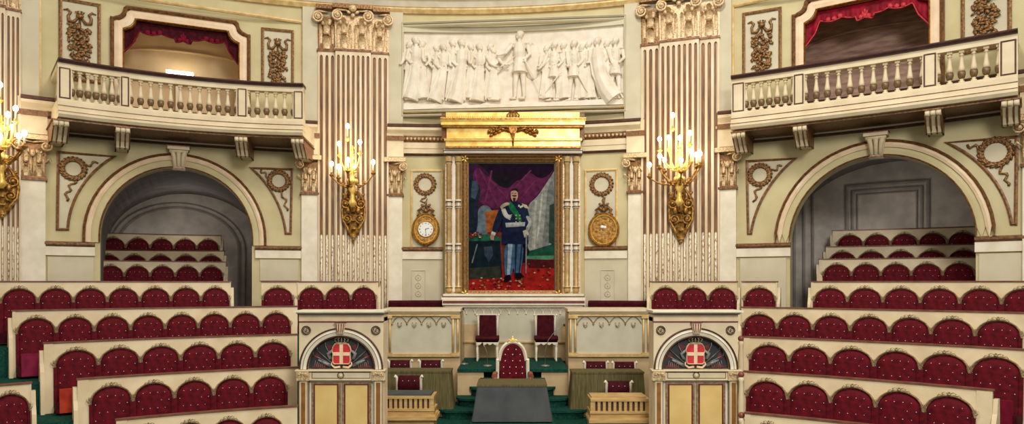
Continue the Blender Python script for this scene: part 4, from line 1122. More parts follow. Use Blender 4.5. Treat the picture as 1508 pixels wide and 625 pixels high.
# left side, top of the tiers downwards
bench(row(4), bz(4), -40, 340, -29, 317, 8, 'long bench on the left, fourth row from the top, ending below the left alcove', (False, True), flap=(-1, 'pinkflap'))
bench(row(5), bz(5), 18, 438, 53, 406.5, 8, 'long bench on the left with a magenta folded seat at its left end', (True, False), flap=(-1, 'pinkflap'))
bench(row(6), bz(6), 64.5, 438, 112, 402, 6, 'long bench on the left with a vermilion folded seat at its left end', (True, False), flap=(-1, 'orangeflap'))
bench(row(7), bz(7), 114, 438, 163.6, 397, 5, 'long bench on the left in front of the bench with the vermilion folded seat', (True, False), flap=None)
bench(row(8), bz(8), 171, 438, 218, 392, 4, 'lowest bench on the left, only its top rail and arches showing', (True, False))
bench(row(7), bz(7), -60, 46, -48, 14.5, 2, 'short bench end in the bottom left corner across the aisle', (False, True))
# right side
bench(row(5), bz(5), 1092, 1560, 1119, 1471, 7, 'long bench on the right, second below the right alcove seats', (True, False))
bench(row(6), bz(6), 1095, 1540, 1133, 1468, 6, 'long bench on the right, third below the right alcove seats', (True, False), flap=(1, 'redflap'))
bench(row(7), bz(7), 1096, 1462, 1130, 1399, 5, 'long bench on the right ending at the aisle, fourth below the right alcove seats', (True, True))
bench(row(8), bz(8), 1097, 1420, 1133, 1380, 5, 'lowest bench on the right, only its first arches showing', (True, True))
bench(row(4), bz(4), 1194.5, 1560, 1223, 1508, 6, 'long bench on the right directly below the right alcove seats', (True, False))
# short benches against the wall
bench(row(4), bz(4), 385, 437, 409, 409, 1, 'single seat bench left of the three seats under the left fluted pilaster', (False, False), 'short benches along the wall')
bench(row(4), bz(4), 438, 557, 458.5, 535.5, 3, 'three seat bench under the left fluted pilaster', (True, True), 'short benches along the wall')
bench(row(4), bz(4), 957, 1086, 980.5, 1064, 3, 'three seat bench under the right fluted pilaster', (True, True), 'short benches along the wall')
bench(row(4), bz(4), 1092.5, 1145, 1119, 1119, 1, 'single seat bench right of the three seats under the right fluted pilaster', (False, True), 'short benches along the wall')
# seats in the alcoves
def alc(Yl, Yr, xl, xr, pyl, pyr, c0, c1, label, i):
    zl, zr = (HZ-pyl)/F*Yl, (HZ-pyr)/F*Yr; z = (zl+zr)/2; Yl, Yr = z*F/(HZ-pyl), z*F/(HZ-pyr)
    p, r_ = ((xl-CX)/F*Yl, Yl), ((xr-CX)/F*Yr, Yr); dx, dy = r_[0]-p[0], r_[1]-p[1]; l = math.hypot(dx, dy)
    m = ((p[0]+r_[0])/2-dy/l*.06, (p[1]+r_[1])/2+dx/l*.06); A = arc3(p, m, r_)
    bench(A, z, xl, xr, c0, c1, 5, label, (True, True), 'rows of seats inside the alcoves', seatdepth=.3, height=.8)
alc(15.35, 16.35, 142, 332.5, 384.7, 387, 163, 311.5, 'front row of five seats in the left alcove', 0)
alc(15.9, 16.9, 142.5, 330, 369.3, 370.7, 160, 311.5, 'middle row of five seats in the left alcove, mostly hidden', 1)
alc(16.55, 17.5, 147, 325.5, 344, 347.8, 167, 307, 'top row of five seats in the left alcove', 2)
alc(14.5, 13.3, 1206, 1439, 383, 380, 1232, 1412, 'front row of five seats in the right alcove', 3)
alc(15.1, 13.9, 1216, 1436, 364.7, 360.8, 1240, 1418, 'middle row of five seats in the right alcove, mostly hidden', 4)
alc(15.7, 14.5, 1226, 1436, 340.7, 334.8, 1251, 1417, 'top row of five seats in the right alcove', 5)
# red cushioned ledges
for p0, p1, side in ((572,651,'left'),(866,950,'right')):
    A = Arc(WALL.cx, WALL.cy, WALL.R-.55); a0, a1 = A.S(p0), A.S(p1); z1 = (HZ-443.5)/F*A.Y(p0); am = (a0+a1)/2
    r = thing('banquette', 'low wine red banquette against the wall %s of the portrait' % side, 'banquette', A.map(am, z1-.5, 0), 'low banquettes beside the portrait')
    w = MB(A.map); w.smooth = False; w.sweep([(-.45,z1-.2),(.0,z1-.2),(.02,z1-.04),(-.01,z1),(-.42,z1)], a0, a1); w.build('cushion', 'velvetd', r)
    w = MB(A.map); w.bent(a0, a1, z1-.95, z1-.2, -.4, -.02); w.build('base', 'beige', r)

# ---------------------------------------------------------------- door booths
def booth(x0p, label, lab2):
    Yb = 9.9; k = Yb/F; W = 124*k; fr = Matrix.Translation(((x0p-CX)*k, Yb, CZ)); L = local(None, fr)
    Zp = lambda y: (HZ-y)*k; X = lambda d: d*k   # d: picture pixels from the left side
    r = thing('door_booth', label, 'door booth', Matrix.Translation(((x0p+62-CX)*k, Yb, 0)), 'painted door booths in the tiers')
    zf = -CZ; D = .34
    w = MB(L); w.box(0, X(124), zf, Zp(468), -D, -.06); w.build('body', 'pink', r)
    w = MB(L); w.box(X(-4), X(128), Zp(460), Zp(457.3), -D, .14); w.box(X(-2), X(126), Zp(462), Zp(460), -D, .09); w.build('cornice', 'white', r)
    w = MB(L); w.box(X(-1), X(125), Zp(463.4), Zp(462), -D, .06); w.box(X(0), X(124), Zp(475), Zp(473.4), -.05, .015); w.build('maroon_line', 'maroon', r)
    w = MB(L); w.box(0, X(124), Zp(474), Zp(463), -D, .01); w.build('frieze', 'pink', r)
    # front wall with half-round opening: spandrels
    cx_, zc_, R = X(62), Zp(544), X(49.5); zt = Zp(474.5)
    pts = [(0, zt), (0, zc_)]+[(cx_-R*cos(PI*i/32), zc_+R*.98*sin(PI*i/32)) for i in range(33)]+[(X(124), zc_), (X(124), zt)]
    w = MB(L); w.prism(pts, -.06, 0); w.build('arch_wall', 'cream', r)
    half = lambda g: [(cx_-(R+g)*cos(PI*i/32), zc_+(R*.98+g)*sin(PI*i/32)) for i in range(33)]
    w = MB(L); w.band(half(.055), .085, -.02, .035); w.build('arch_moulding', 'white', r)
    w = MB(L)
    for g, t in ((.0,.018),(.06,.012),(.115,.018)): w.band(half(g), t, 0, .04)
    w.build('arch_line', 'brown', r)
    w = MB(L); w.prism([(cx_-R*cos(PI*i/32), zc_+R*.98*sin(PI*i/32)) for i in range(33)], -.07, -.05); lun = w.build('lunette', 'black', r)
    # arms: crown, shield with white cross, flags and trophies
    o = -.045
    for sx in (-1, 1):
        f_ = MB(L)
        for dx, dz, m in ((.42,.20,0),(.36,.27,0),(.24,.34,0)):
            f_.tube([(cx_+sx*.1,zc_+.04,o),(cx_+sx*dx,zc_+dz,o+.01)], .007, 4)
            f_.ell(cx_+sx*dx, zc_+dz+.02, o+.01, .01, .03, .008)
        f_.tube([(cx_+sx*.16,zc_+.05,o+.02),(cx_+sx*.34,zc_+.13,o+.03)], [.025,.015], 8)
        for kk in range(6): f_.tube([(cx_+sx*(.25+.03*kk),zc_+.02,o+.02),(cx_+sx*(.24+.028*kk),zc_+.10+.02*(kk % 2),o+.02)], .0045, 4)
        f_.tube([(cx_+sx*.1,zc_+.30,o+.01),(cx_+sx*.2,zc_+.22,o+.015),(cx_+sx*.17,zc_+.14,o+.02)], [.012,.03,.02], 6)
        f_.build('trophy', 'silver', lun)
    for sx in (-1, 1):
        f2 = MB(L); f2.prism([(cx_+sx*.44,zc_+.015),(cx_+sx*.22,zc_+.01),(cx_+sx*.3,zc_+.07),(cx_+sx*.38,zc_+.075)], o-.01, o+.012); f2.build('flag', 'maroon', lun); f2 = MB(L)
        f2.prism([(cx_+sx*.13,zc_+.33),(cx_+sx*.22,zc_+.36),(cx_+sx*.2,zc_+.25)], o-.01, o+.002); f2.build('flag', 'maroon', lun); f2 = MB(L)
        f2.prism([(cx_+sx*.42,zc_+.16),(cx_+sx*.36,zc_+.24),(cx_+sx*.32,zc_+.15)], o-.01, o+.002); f2.build('flag', 'maroon', lun)
    sh = [(x*1.15, .02+z*1.08) for x, z in [(-.105,.28),(-.08,.32),(.08,.32),(.105,.28),(.118,.23),(.105,.19),(.108,.08),(.09,.05),(-.09,.05),(-.108,.08),(-.105,.19),(-.118,.23)]]
    s = MB(L); s.prism([(cx_+x*1.02, zc_+z) for x, z in sh], o-.01, o+.04); shd = s.build('shield', 'shield', lun)
    s = MB(L); t_ = .025; s.prism([(cx_+x, zc_+z) for x, z in [(-t_,.08),(t_,.08),(t_,.195),(.12,.195),(.12,.245),(t_,.245),(t_,.36),(-t_,.36),(-t_,.245),(-.12,.245),(-.12,.195),(-t_,.195)]], o, o+.048); s.build('cross', 'shieldw', shd)
    s = MB(L); s.band([(cx_+x*1.02, zc_+z) for x, z in sh], .014, o, o+.052, True); s.build('shield_border', 'shieldw', shd)
    s = MB(L); zc2 = zc_+.37; s.box(cx_-.08, cx_+.08, zc2, zc2+.02, o, o+.05)
    for j in range(-2, 3): s.tube([(cx_+j*.036,zc2+.02,o+.02),(cx_+j*.052,zc2+.065,o+.03),(cx_+j*.015,zc2+.10,o+.02)], .008, 5); s.ell(cx_+j*.045, zc2+.035, o+.03, .012, .012, .01, nu=5, nv=3)
    s.ell(cx_, zc2+.115, o+.03, .015, .02, .012); s.build('crown', 'orn', lun)
    s = MB(L)
    for sx in (-1, 1): s.tube([(cx_+sx*.02,zc_+.03,o+.02),(cx_+sx*.1,zc_+.02,o+.03),(cx_+sx*.15,zc_+.06,o+.02),(cx_+sx*.14,zc_+.1,o+.02)], [.02,.018,.015,.008], 5)
    s.build('scroll', 'shieldw', lun)
    # keystone
    s = MB(L); s.prism([(cx_-.05,Zp(491)),(cx_+.05,Zp(491)),(cx_+.07,Zp(475)),(cx_-.07,Zp(475))], 0, .07); s.build('keystone', 'pink', r)
    s = MB(L)
    for dx in (-.055,-.02,.02,.055): s.tube([(cx_+dx*.7,Zp(490),.072),(cx_+dx,Zp(477),.076)], .008, 4)
    s.box(cx_-.08, cx_+.08, Zp(475.4), Zp(474), 0, .09); s.build('keystone_groove', 'maroon', r)
    # roundels with the monogram
    for dx in (10.5, 113):
        a, z = X(dx), Zp(487); s = MB(L)
        for rr_, t in ((.062,.012),(.045,.006)): s.band([(a+rr_*cos(2*PI*j/20), z+rr_*sin(2*PI*j/20)) for j in range(20)], t, 0, .02, True)
        s.tube([(a-.03,z+.025,.012),(a-.012,z-.028,.012),(a+.004,z+.025,.012)], .005, 4)
        for zz in (.024,0,-.024): s.tube([(a+.0,z+zz,.012),(a+.028,z+zz,.012)], .004, 4)
        s.tube([(a+.0,z+.024,.012),(a+.0,z-.024,.012)], .005, 4)
        s.build('monogram_roundel', 'brown', r)
    # lintel
    z0, z1 = Zp(560.5), Zp(545.5)
    s = MB(L); s.box(X(-3), X(127), z0, z1, -.1, .03); s.box(X(-4), X(128), Zp(546.5), Zp(544.5), -.1, .07); s.build('lintel', 'cream', r)
    s = MB(L)
    for a0, a1, y0, y1 in ((20,105,548.5,557),): s.band([(X(a0),Zp(y0)),(X(a0),Zp(y1)),(X(a1),Zp(y1)),(X(a1),Zp(y0))], .008, .02, .036, True)
    for yy in (547.6, 560.2): s.box(X(-3), X(127), Zp(yy+.6), Zp(yy), 0, .034)
    s.band([(cx_+.045*cos(2*PI*j/16), Zp(552.8)+.045*sin(2*PI*j/16)) for j in range(16)], .01, .02, .045, True)
    for dx in (57,): pass
    s.build('lintel_line', 'brown', r)
    s = MB(L); s.ell(cx_, Zp(552.8), .03, .035, .035, .02); s.build('lintel_boss', 'cream', r)
    for a0 in (0, 110):
        s = MB(L); s.box(X(a0-2), X(a0+16), z0, z1-.01, 0, .06)
        for j in range(4): s.leaf(X(a0+2+j*3.6), z0+.01, .06, .05, .11, .03)
        s.spiral(X(a0+2), z1-.05, .08, .03, 1.3, 1, .009); s.spiral(X(a0+12), z1-.05, .08, .03, 1.3, -1, .009); s.build('pilaster_capital', 'giltcream', r)
        s = MB(L); s.box(X(a0+.5), X(a0+13.5), zf, z0, -.06, .03); pil = s.build('door_pilaster', 'cream', r)
        s = MB(L); s.box(X(a0+4), X(a0+10), zf, z0-.03, .02, .036); s.build('ochre_inlay', 'ochredk', pil)
        s = MB(L)
        for dx in (1, 12.6): s.box(X(a0+dx), X(a0+dx+.6), zf, z0, .02, .034)
        s.build('pilaster_line', 'brown', pil)
    # the two leaves
    s = MB(L); s.box(X(14), X(110), zf, z0, -.1, -.03); s.build('door_frame', 'white', r)
    for d0, d1 in ((18,61.2),(62.8,106)):
        s = MB(L); s.box(X(d0), X(d1), zf+.03, Zp(563.5), -.04, -.01); lf = s.build('door_leaf', 'archline', r)
        s = MB(L); s.box(X(d0+5), X(d1-5), zf+.3, Zp(567.5), -.02, .0); s.build('ochre_panel', 'ochre', lf)
        s = MB(L); s.band([(X(d0+4.5),zf+.28),(X(d0+4.5),Zp(566.8)),(X(d1-4.5),Zp(566.8)),(X(d1-4.5),zf+.28)], .018, -.012, .008, True); s.build('panel_moulding', 'maroon', lf)
    for dx in (13.6, 110): s = MB(L); s.box(X(dx), X(dx+.7), zf, z0, -.03, -.0); s.build('frame_line', 'brown', r)
booth(440.5, 'painted door booth with ochre doors and shield lunette, left of the podium', '')
booth(962.5, 'painted door booth with ochre doors and shield lunette, right of the podium', '')
# newel posts at the bench ends by the right booth
for px, py, Y_, wh in ((1091,499,10.2,'upper'),(1091.5,552,9.75,'middle'),(1092,612,9.35,'lower')):
    x, z = PX(px, py, Y_); r = thing('newel_post', '%s cream aisle post with round rose wood knob beside the right door booth' % wh, 'newel post', (x, Y_, CZ+z-.9), 'aisle posts by the right door booth')
    w = MB(local(None, Matrix.Translation((x, Y_, CZ+z)))); w.lathe([(.05,-1.3),(.05,-1.2),(.03,-1.15),(.035,-.7),(.045,-.4),(.03,-.1),(.045,-.06),(.02,-.03)], seg=10); w.build('post', 'cream', r)
    w = MB(local(None, Matrix.Translation((x, Y_, CZ+z)))); w.ell(0, 0, 0, .045, .045, .045, nu=12, nv=8); w.build('knob', 'knob', r)
# ---------------------------------------------------------------- the dais
W3 = lambda Yp: plane(Yp)
# podium floor and stepped green carpet
zP = -2.36
s = MB(plane(0)); s.box(-2.75, 2.5, -3.3, zP, -14.4, -10.25); struct(s.build('floor', 'carpet'))
def slab(x0, x1, ytop, yfront, z, mname='carpet', back=14.35, lip=True, rnd=.28):
    """carpeted step with rounded front corners"""
    m = MB(lambda a, b, o=0: (a, b, o)); pts = [(x0, back), (x0, yfront+rnd)]
    for i in range(1, 6): t = PI/2*i/6; pts.append((x0+rnd*(1-cos(t)), yfront+rnd*(1-sin(t))))
    pts.append((x0+rnd, yfront)); pts.append((x1-rnd, yfront))
    for i in range(1, 6): t = PI/2*i/6; pts.append((x1-rnd*(1-sin(t)), yfront+rnd*(1-cos(t))))
    pts += [(x1, yfront+rnd), (x1, back)]
    m.prism(pts, CZ+zP-.02, CZ+z-.03)
    e = .03; pts2 = [(x+(-e if x < (x0+x1)/2 else e), y-(e if y < yfront+rnd+.01 else 0)) for x, y in pts]; m.prism(pts2, CZ+z-.035, CZ+z)
    return m.build('step', mname, None)
st = thing('dais_stairs', 'green carpeted stairs climbing from both sides of the table to the dais', 'stairs', (0, 11.4, CZ+zP))
for x0, x1, yf, z in ((-1.27,1.30,11.72,-2.21),(-.98,1.0,12.05,-2.06),(-.75,.77,12.22,-1.90),(-.60,.62,12.36,-1.74)):
    o = slab(x0, x1, 0, yf, z, back=12.62); o.parent = st; o.matrix_parent_inverse = Matrix.Translation((0, 11.4, CZ+zP)).inverted()
o = MB(plane(0)); o.box(-.66, .68, zP-.01, -2.21, -11.75, -10.45); o.build('table_landing', 'carpet', st)
dz = -1.58
s = MB(plane(0)); s.box(-1.0, 1.03, dz-.05, dz, -14.36, -12.42); struct(s.build('floor', 'carpet'))
for x0, x1, nm in ((-1.0,-.52,'left'),(.54,1.03,'right')):
    s = MB(plane(0)); s.box(x0, x1, zP-.01, dz-.05, -14.3, -12.46); tag(s.build('dais_side_block', 'beige'), 'plain beige wooden block under the %s corner of the green dais' % nm, 'dais block', 'beige blocks of the dais')
s = MB(plane(0)); s.box(-.52, .54, zP, dz-.05, -14.3, -12.75); struct(s.build('trim_30', 'carpet'))
# back wall of the dais with a frieze of pointed arches
YB = 14.36; B = plane(YB)
def bx(mb, x0, x1, y0, y1, o0, o1, Yp=YB): a0, z1 = PX(x0, y0, Yp); a1, z0 = PX(x1, y1, Yp); mb.box(a0, a1, z0, z1, o0, o1)
r = thing('dais_back_wall', 'pale panelled back wall of the dais below the portrait', 'panelling', (0, YB, CZ+dz))
w = MB(B); bx(w, 652, 861, 441, 532, -.5, -.02); w.build('panelling', 'panel', r)
w = MB(B); bx(w, 652, 861, 441, 449.5, -.3, .10); bx(w, 655, 858, 449.5, 453, -.02, .04); w.build('cream_ledge', 'white', r)
w = MB(B); bx(w, 653, 860, 443.2, 446.4, -.1, .12); w.build('maroon_ledge', 'maroon', r)
w = MB(B); bx(w, 655, 858, 503, 505, -.02, .04); w.build('gold_rail', 'goldpale', r)
w = MB(B); bx(w, 655, 704, 478, 503, -.02, .0); bx(w, 655, 858, 505, 532, -.02, .0); bx(w, 826, 858, 478, 503, -.02, .0); w.build('beige_dado', 'beige', r)
def gothic(mb, x0, x1, z, n, h, o, t=.014):
    """row of small pointed arches hanging as a frieze"""
    p = (x1-x0)/n
    for k in range(n):
        a = x0+p*k; pts = [(a, z-h)]
        for i in range(9):
            q_ = i/8; pts.append((a+p*.5*q_, z-h+h*sin(q_*PI/2)**.8))
        mb.band(pts+[(2*a+p-x, y) for x, y in pts[::-1][1:]], t, o, o+.02)
        mb.ell(a, z-h-.012, o+.015, .018, .02, .012, nu=6, nv=4)
    mb.box(x0, x1, z, z+.02, o, o+.02)
w = MB(B); a0, z0 = PX(662, 453, YB); a1, _ = PX(850, 453, YB); gothic(w, a0, a1, z0-.01, 15, .11, -.02); w.build('arch_frieze', 'white', r)

# tribunes at either side
def tribune(x0p, x1p, label, side):
    Yt = 13.1; A0, zt = PX(x0p, 454.8, Yt); A1, _ = PX(x1p, 0, Yt); T = plane(Yt)
    r = thing('tribune_front', label, 'tribune', (.5*(A0+A1), Yt, CZ+zP), 'panelled tribunes beside the dais')
    w = MB(T); w.box(A0, A1, zP, PX(0,455,Yt)[1], -.75, 0); w.build('body', 'beige', r)
    w = MB(T); w.box(A0-.02, A1+.02, PX(0,459,Yt)[1], zt, -.75, .10); w.box(A0, A1, PX(0,462,Yt)[1], PX(0,459,Yt)[1], -.2, .05); w.build('top_ledge', 'cream', r)
    z0 = PX(0,524,Yt)[1]; z1 = PX(0,463,Yt)[1]
    w = MB(T); w.box(A0+.02, A1-.02, z0, z1, -.02, .02); w.build('panel_field', 'panel', r)
    w = MB(T)
    w.box(A0-.0, A1+.0, z1-.035, z1, 0, .07); w.box(A0, A1, z0-.02, z0+.035, 0, .07)
    for a in (A0+.04, A0+.13, A1-.13, A1-.04): w.tube([(a,z0,.045),(a,z1,.045)], .022, 8)
    for a in (A0+.085, A1-.085):
        w.box(a-.09, a+.09, z1-.08, z1-.03, 0, .08); w.box(a-.09, a+.09, z0, z0+.06, 0, .08)
    w.build('gold_colonnette', 'goldpale', r)
    w = MB(T); gothic(w, A0+.17, A1-.17, z1-.05, 4, .13, .02, .016)
    p = (A1-A0-.34)/4
    for k in range(1, 4):
        a = A0+.17+p*k
    for k in range(4):
        a = A0+.17+p*(k+.5) if False else A0+.17+p*(k+.62)
    w.build('arch_frieze', 'archline', r)
    w = MB(T)
    for k in range(4):
        a = A0+.17+p*(k+.5); zz = z1-.2
        w.tube([(a-.035,zz+.04,.03),(a-.03,zz-.02,.04),(a,zz-.05,.045),(a+.03,zz-.02,.04),(a+.035,zz+.04,.03)], .010, 5); w.ell(a, zz-.02, .03, .022, .022, .014)
    w.build('pendant_boss', 'orn', r)
tribune(565, 677.5, 'pale panelled tribune with gold colonnettes left of the dais', 'left')
tribune(837, 957, 'pale panelled tribune with gold colonnettes right of the dais', 'right')

# ---------------------------------------------------------------- chairs
def turned(mb, a, o, z0, z1, r=.028):
    h = z1-z0; mb.lathe([(r*.5,z0),(r*.8,z0+h*.08),(r*.55,z0+h*.14),(r*.7,z0+h*.4),(r*1.0,z0+h*.7),(r*.6,z0+h*.76),(r*1.1,z0+h*.8),(r*1.1,z1)], a, o, 8)
def tall_chair(x, Y, z, label):
    fr = Matrix.Translation((x, Y, CZ+z)); L = local(None, fr); r = thing('tall_side_chair', label, 'chair', fr, 'high backed chairs on the dais')
    w = MB(L); w.smooth = False; w.sweep([(-.2,.42),(.2,.42),(.22,.46),(.2,.50),(-.2,.50)], -.235, .235, 1); w.build('seat', 'velvetd', r)
    w = MB(L); w.prism([(-.17,.50),(.17,.50),(.17,.92),(-.17,.92)], -.22, -.16); w.build('backrest', 'velvetd', r)
    w = MB(L)
    for sx in (-1, 1):
        w.tube([(sx*.195,.42,-.2),(sx*.195,.8,-.205),(sx*.21,.90,-.21),(sx*.235,.93,-.2)], [.026,.026,.028,.02], 8); w.ell(sx*.225, .92, -.2, .03, .025, .03)
    w.box(-.19,.19,.915,.94,-.225,-.175); w.build('back_frame', 'white', r)
    w = MB(L)
    n = 4; pts = [(-.22,.42)]
    for k in range(n*4+1): q_ = k/(n*4); pts.append((-.22+.44*q_, .37-.035*abs(sin(q_*n*PI))))
    w.prism(pts+[(.22,.42)], .17, .20); w.box(-.22,.22,.39,.42,-.2,.2); w.build('scalloped_apron', 'white', r)
    for sx in (-1, 1):
        w = MB(L); turned(w, sx*.2, .17, 0, .40); w.build('leg', 'white', r)
        w = MB(L); turned(w, sx*.2, -.19, 0, .40); w.build('leg', 'white', r)
x, _ = PX(718, 0, 13.8); tall_chair(x, 13.8, dz, 'high backed wine red chair on the dais, left of the armchair')
x, _ = PX(804, 0, 13.8); tall_chair(x, 13.8, dz, 'high backed wine red chair on the dais, right of the armchair')
def armchair():
    x, _ = PX(755, 0, 11.95); fr = Matrix.Translation((x, 11.95, CZ-2.21)); L = local(None, fr); r = thing('president_armchair', 'crimson buttoned armchair with arched white frame behind the cloth covered table', 'armchair', fr)
    oB = .0; path = [(-.27,.30),(-.265,.85)]+[(-.235,.86)]+[(-.225*cos(PI*i/16), .90+.27*sin(PI*i/16)) for i in range(1,16)]+[(.235,.86),(.265,.85),(.27,.30)]
    ins = [(-.22,.35),(-.22,.86)]+[(-.19*cos(PI*i/16), .90+.235*sin(PI*i/16)) for i in range(1,16)]+[(.22,.86),(.22,.35)]
    w = MB(L); w.prism(ins, -.05, .01)
    w.mi = 1
    for zz, xs in ((1.04,(-.08,.06)),(.95,(-.13,.13,0)),(.84,(-.13,-.0,.13)),(.73,(-.16,-.05,.06,.17)),(.62,(-.16,-.05,.06,.17)),(.5,(-.1,.0,.12))):
        for xx in xs: w.ell(xx, zz, .012, .011, .011, .008, nu=6, nv=3)
    w.build('backrest', ['velvet', 'button'], r)
    w = MB(L); w.band(path, .055, -.06, .035); w.build('back_frame', 'white', r)
    w = MB(L); w.ell(0, 1.21, .0, .04, .04, .03)
    for sx in (-1, 1): w.tube([(0,1.18,.02),(sx*.06,1.21,.02),(sx*.09,1.17,.02),(sx*.06,1.155,.02)], [.015,.018,.014,.008], 6)
    w.ell(0, 1.25, .0, .018, .03, .015); w.build('gilt_crest', 'gold', r)
    w = MB(L); w.box(-.27,.27,.36,.46,-.02,.45); w.build('seat', 'velvet', r)
    for sx in (-1, 1):
        w = MB(L); w.tube([(sx*.29,.62,-.02),(sx*.31,.64,.2),(sx*.31,.62,.4)], [.035,.04,.05], 8); w.tube([(sx*.3,.60,.38),(sx*.29,.44,.38)], .025, 8); w.build('armrest', 'knob', r)
        for oo in (.42, -.03): w = MB(L); turned(w, sx*.24, oo, 0, .37, .035); w.build('leg', 'white', r)
armchair()
def low_chair(px, pyt, Y, label, z=zP):
    x, zt = PX(px, pyt, Y); h = zt-z; fr = Matrix.Translation((x, Y, CZ+z)); L = local(None, fr); r = thing('low_back_chair', label, 'chair', fr, 'low backed red chairs at the side tables')
    w = MB(L); w.smooth = True; w.sweep([(-.05,h-.30),(.0,h-.30),(.03,h-.15),(.0,h-.01),(-.05,h)], -.18, .18, 6)
    w.mi = 1
    for xx in (-.1, 0, .1): w.ell(xx, h-.08, .03, .008, .008, .006, nu=5, nv=3)
    w.build('backrest', ['velvetd', 'button'], r)
    w = MB(L); w.box(-.2,.2,.40,.47,-.03,.38); w.build('seat', 'velvetd', r)
    for sx in (-1, 1):
        w = MB(L); w.tube([(sx*.20,.40,-.03),(sx*.20,h-.1,-.02),(sx*.205,h-.03,.0),(sx*.225,h,.01),(sx*.24,h-.025,.02)], [.025,.025,.027,.026,.018], 8); w.build('back_post', 'white', r)
        for oo in (.35, -.02): w = MB(L); turned(w, sx*.18, oo, 0, .41, .025); w.build('leg', 'white', r)
low_chair(589, 531, 12.62, 'low red chair behind the left green table, nearer the door booth')
low_chair(634.5, 531, 12.62, 'low red chair behind the left green table, nearer the dais')
low_chair(602, 554, 11.45, 'low red chair between the left green table and the left wooden desk')
low_chair(877.5, 533, 12.62, 'low red chair behind the right green table, nearer the dais')
low_chair(919.5, 533.5, 12.62, 'low red chair behind the right green table, nearer the door booth')
low_chair(911, 562, 11.45, 'low red chair between the right green table and the right wooden desk')
for nm_ in (): pass

# ---------------------------------------------------------------- draped tables
def draped(x0, x1, y0, y1, z0, z1, label, mname, flare=.06, folds=26, amp=.016, topm=None):
    """rectangular table under a cloth that hangs in folds; y0 front, y1 back"""
    r = thing('draped_table', label, 'table', ((x0+x1)/2, (y0+y1)/2, CZ+z0))
    inv = FR[r.name].inverted(); m = MB(lambda a, b, o=0: (a, b, o)); m.smooth = True
    per = []; N = 120; w, d = x1-x0, y1-y0; T = 2*(w+d)
    for i in range(N):
        t = T*i/N
        if t < w: p = (x0+t, y0); n_ = (0, -1)
        elif t < w+d: p = (x1, y0+t-w); n_ = (1, 0)
        elif t < 2*w+d: p = (x1-(t-w-d), y1); n_ = (0, 1)
        else: p = (x0, y1-(t-2*w-d)); n_ = (-1, 0)
        per.append((p, n_, t))
    rows = []
    for j in range(7):
        q_ = j/6; row_ = []
        for p, n_, t in per:
            cxm, cym = (x0+x1)/2, (y0+y1)/2; fl = flare*q_
            a = p[0]+(p[0]-cxm)/(w/2)*fl+n_[0]*amp*q_*(1+sin(t/T*2*PI*folds)); b = p[1]+(p[1]-cym)/(d/2)*fl*.6+n_[1]*amp*q_*(1+sin(t/T*2*PI*folds))
            row_.append(m.vert(a, b, CZ+lerp(z1-.012, z0+.02, q_)))
        rows.append(row_)
    for j in range(6):
        for i in range(N): m.face(rows[j][i], rows[j][(i+1)%N], rows[j+1][(i+1)%N], rows[j+1][i])
    m.build('cloth_skirt', mname, r)
    m = MB(lambda a, b, o=0: (a, b, o)); m.prism([(x0-.01,y0-.01),(x1+.01,y0-.01),(x1+.01,y1+.01),(x0-.01,y1+.01)], CZ+z1-.03, CZ+z1); m.build('cloth_top', topm or mname, r)
    for a in (x0+.08, x1-.08):
        for b in (y0+.08, y1-.08): m = MB(lambda a_, b_, o=0: (a_, b_, o)); m.prism([(a-.03,b-.03),(a+.03,b-.03),(a+.03,b+.03),(a-.03,b+.03)], CZ+z0, CZ+z1-.03); m.build('leg', 'oakdk', r)
    return r
xl, _ = PX(703, 0, 10.75); xr, _ = PX(805, 0, 10.75)
draped(xl, xr, 10.75, 11.42, -2.21, -1.61, 'central table under a slate grey cloth in front of the armchair', 'slate', .085, 10, .006, 'drape')
xl, _ = PX(545, 0, 11.9); xr, _ = PX(663, 0, 11.9)
draped(xl, xr, 11.9, 12.35, zP, -1.545, 'olive green draped table left of the stairs', 'drape', .05, 34, .014)
xl, _ = PX(843, 0, 11.9); xr, _ = PX(948, 0, 11.9)
draped(xl, xr, 11.9, 12.35, zP, -1.56, 'olive green draped table right of the stairs', 'drape', .05, 34, .014)

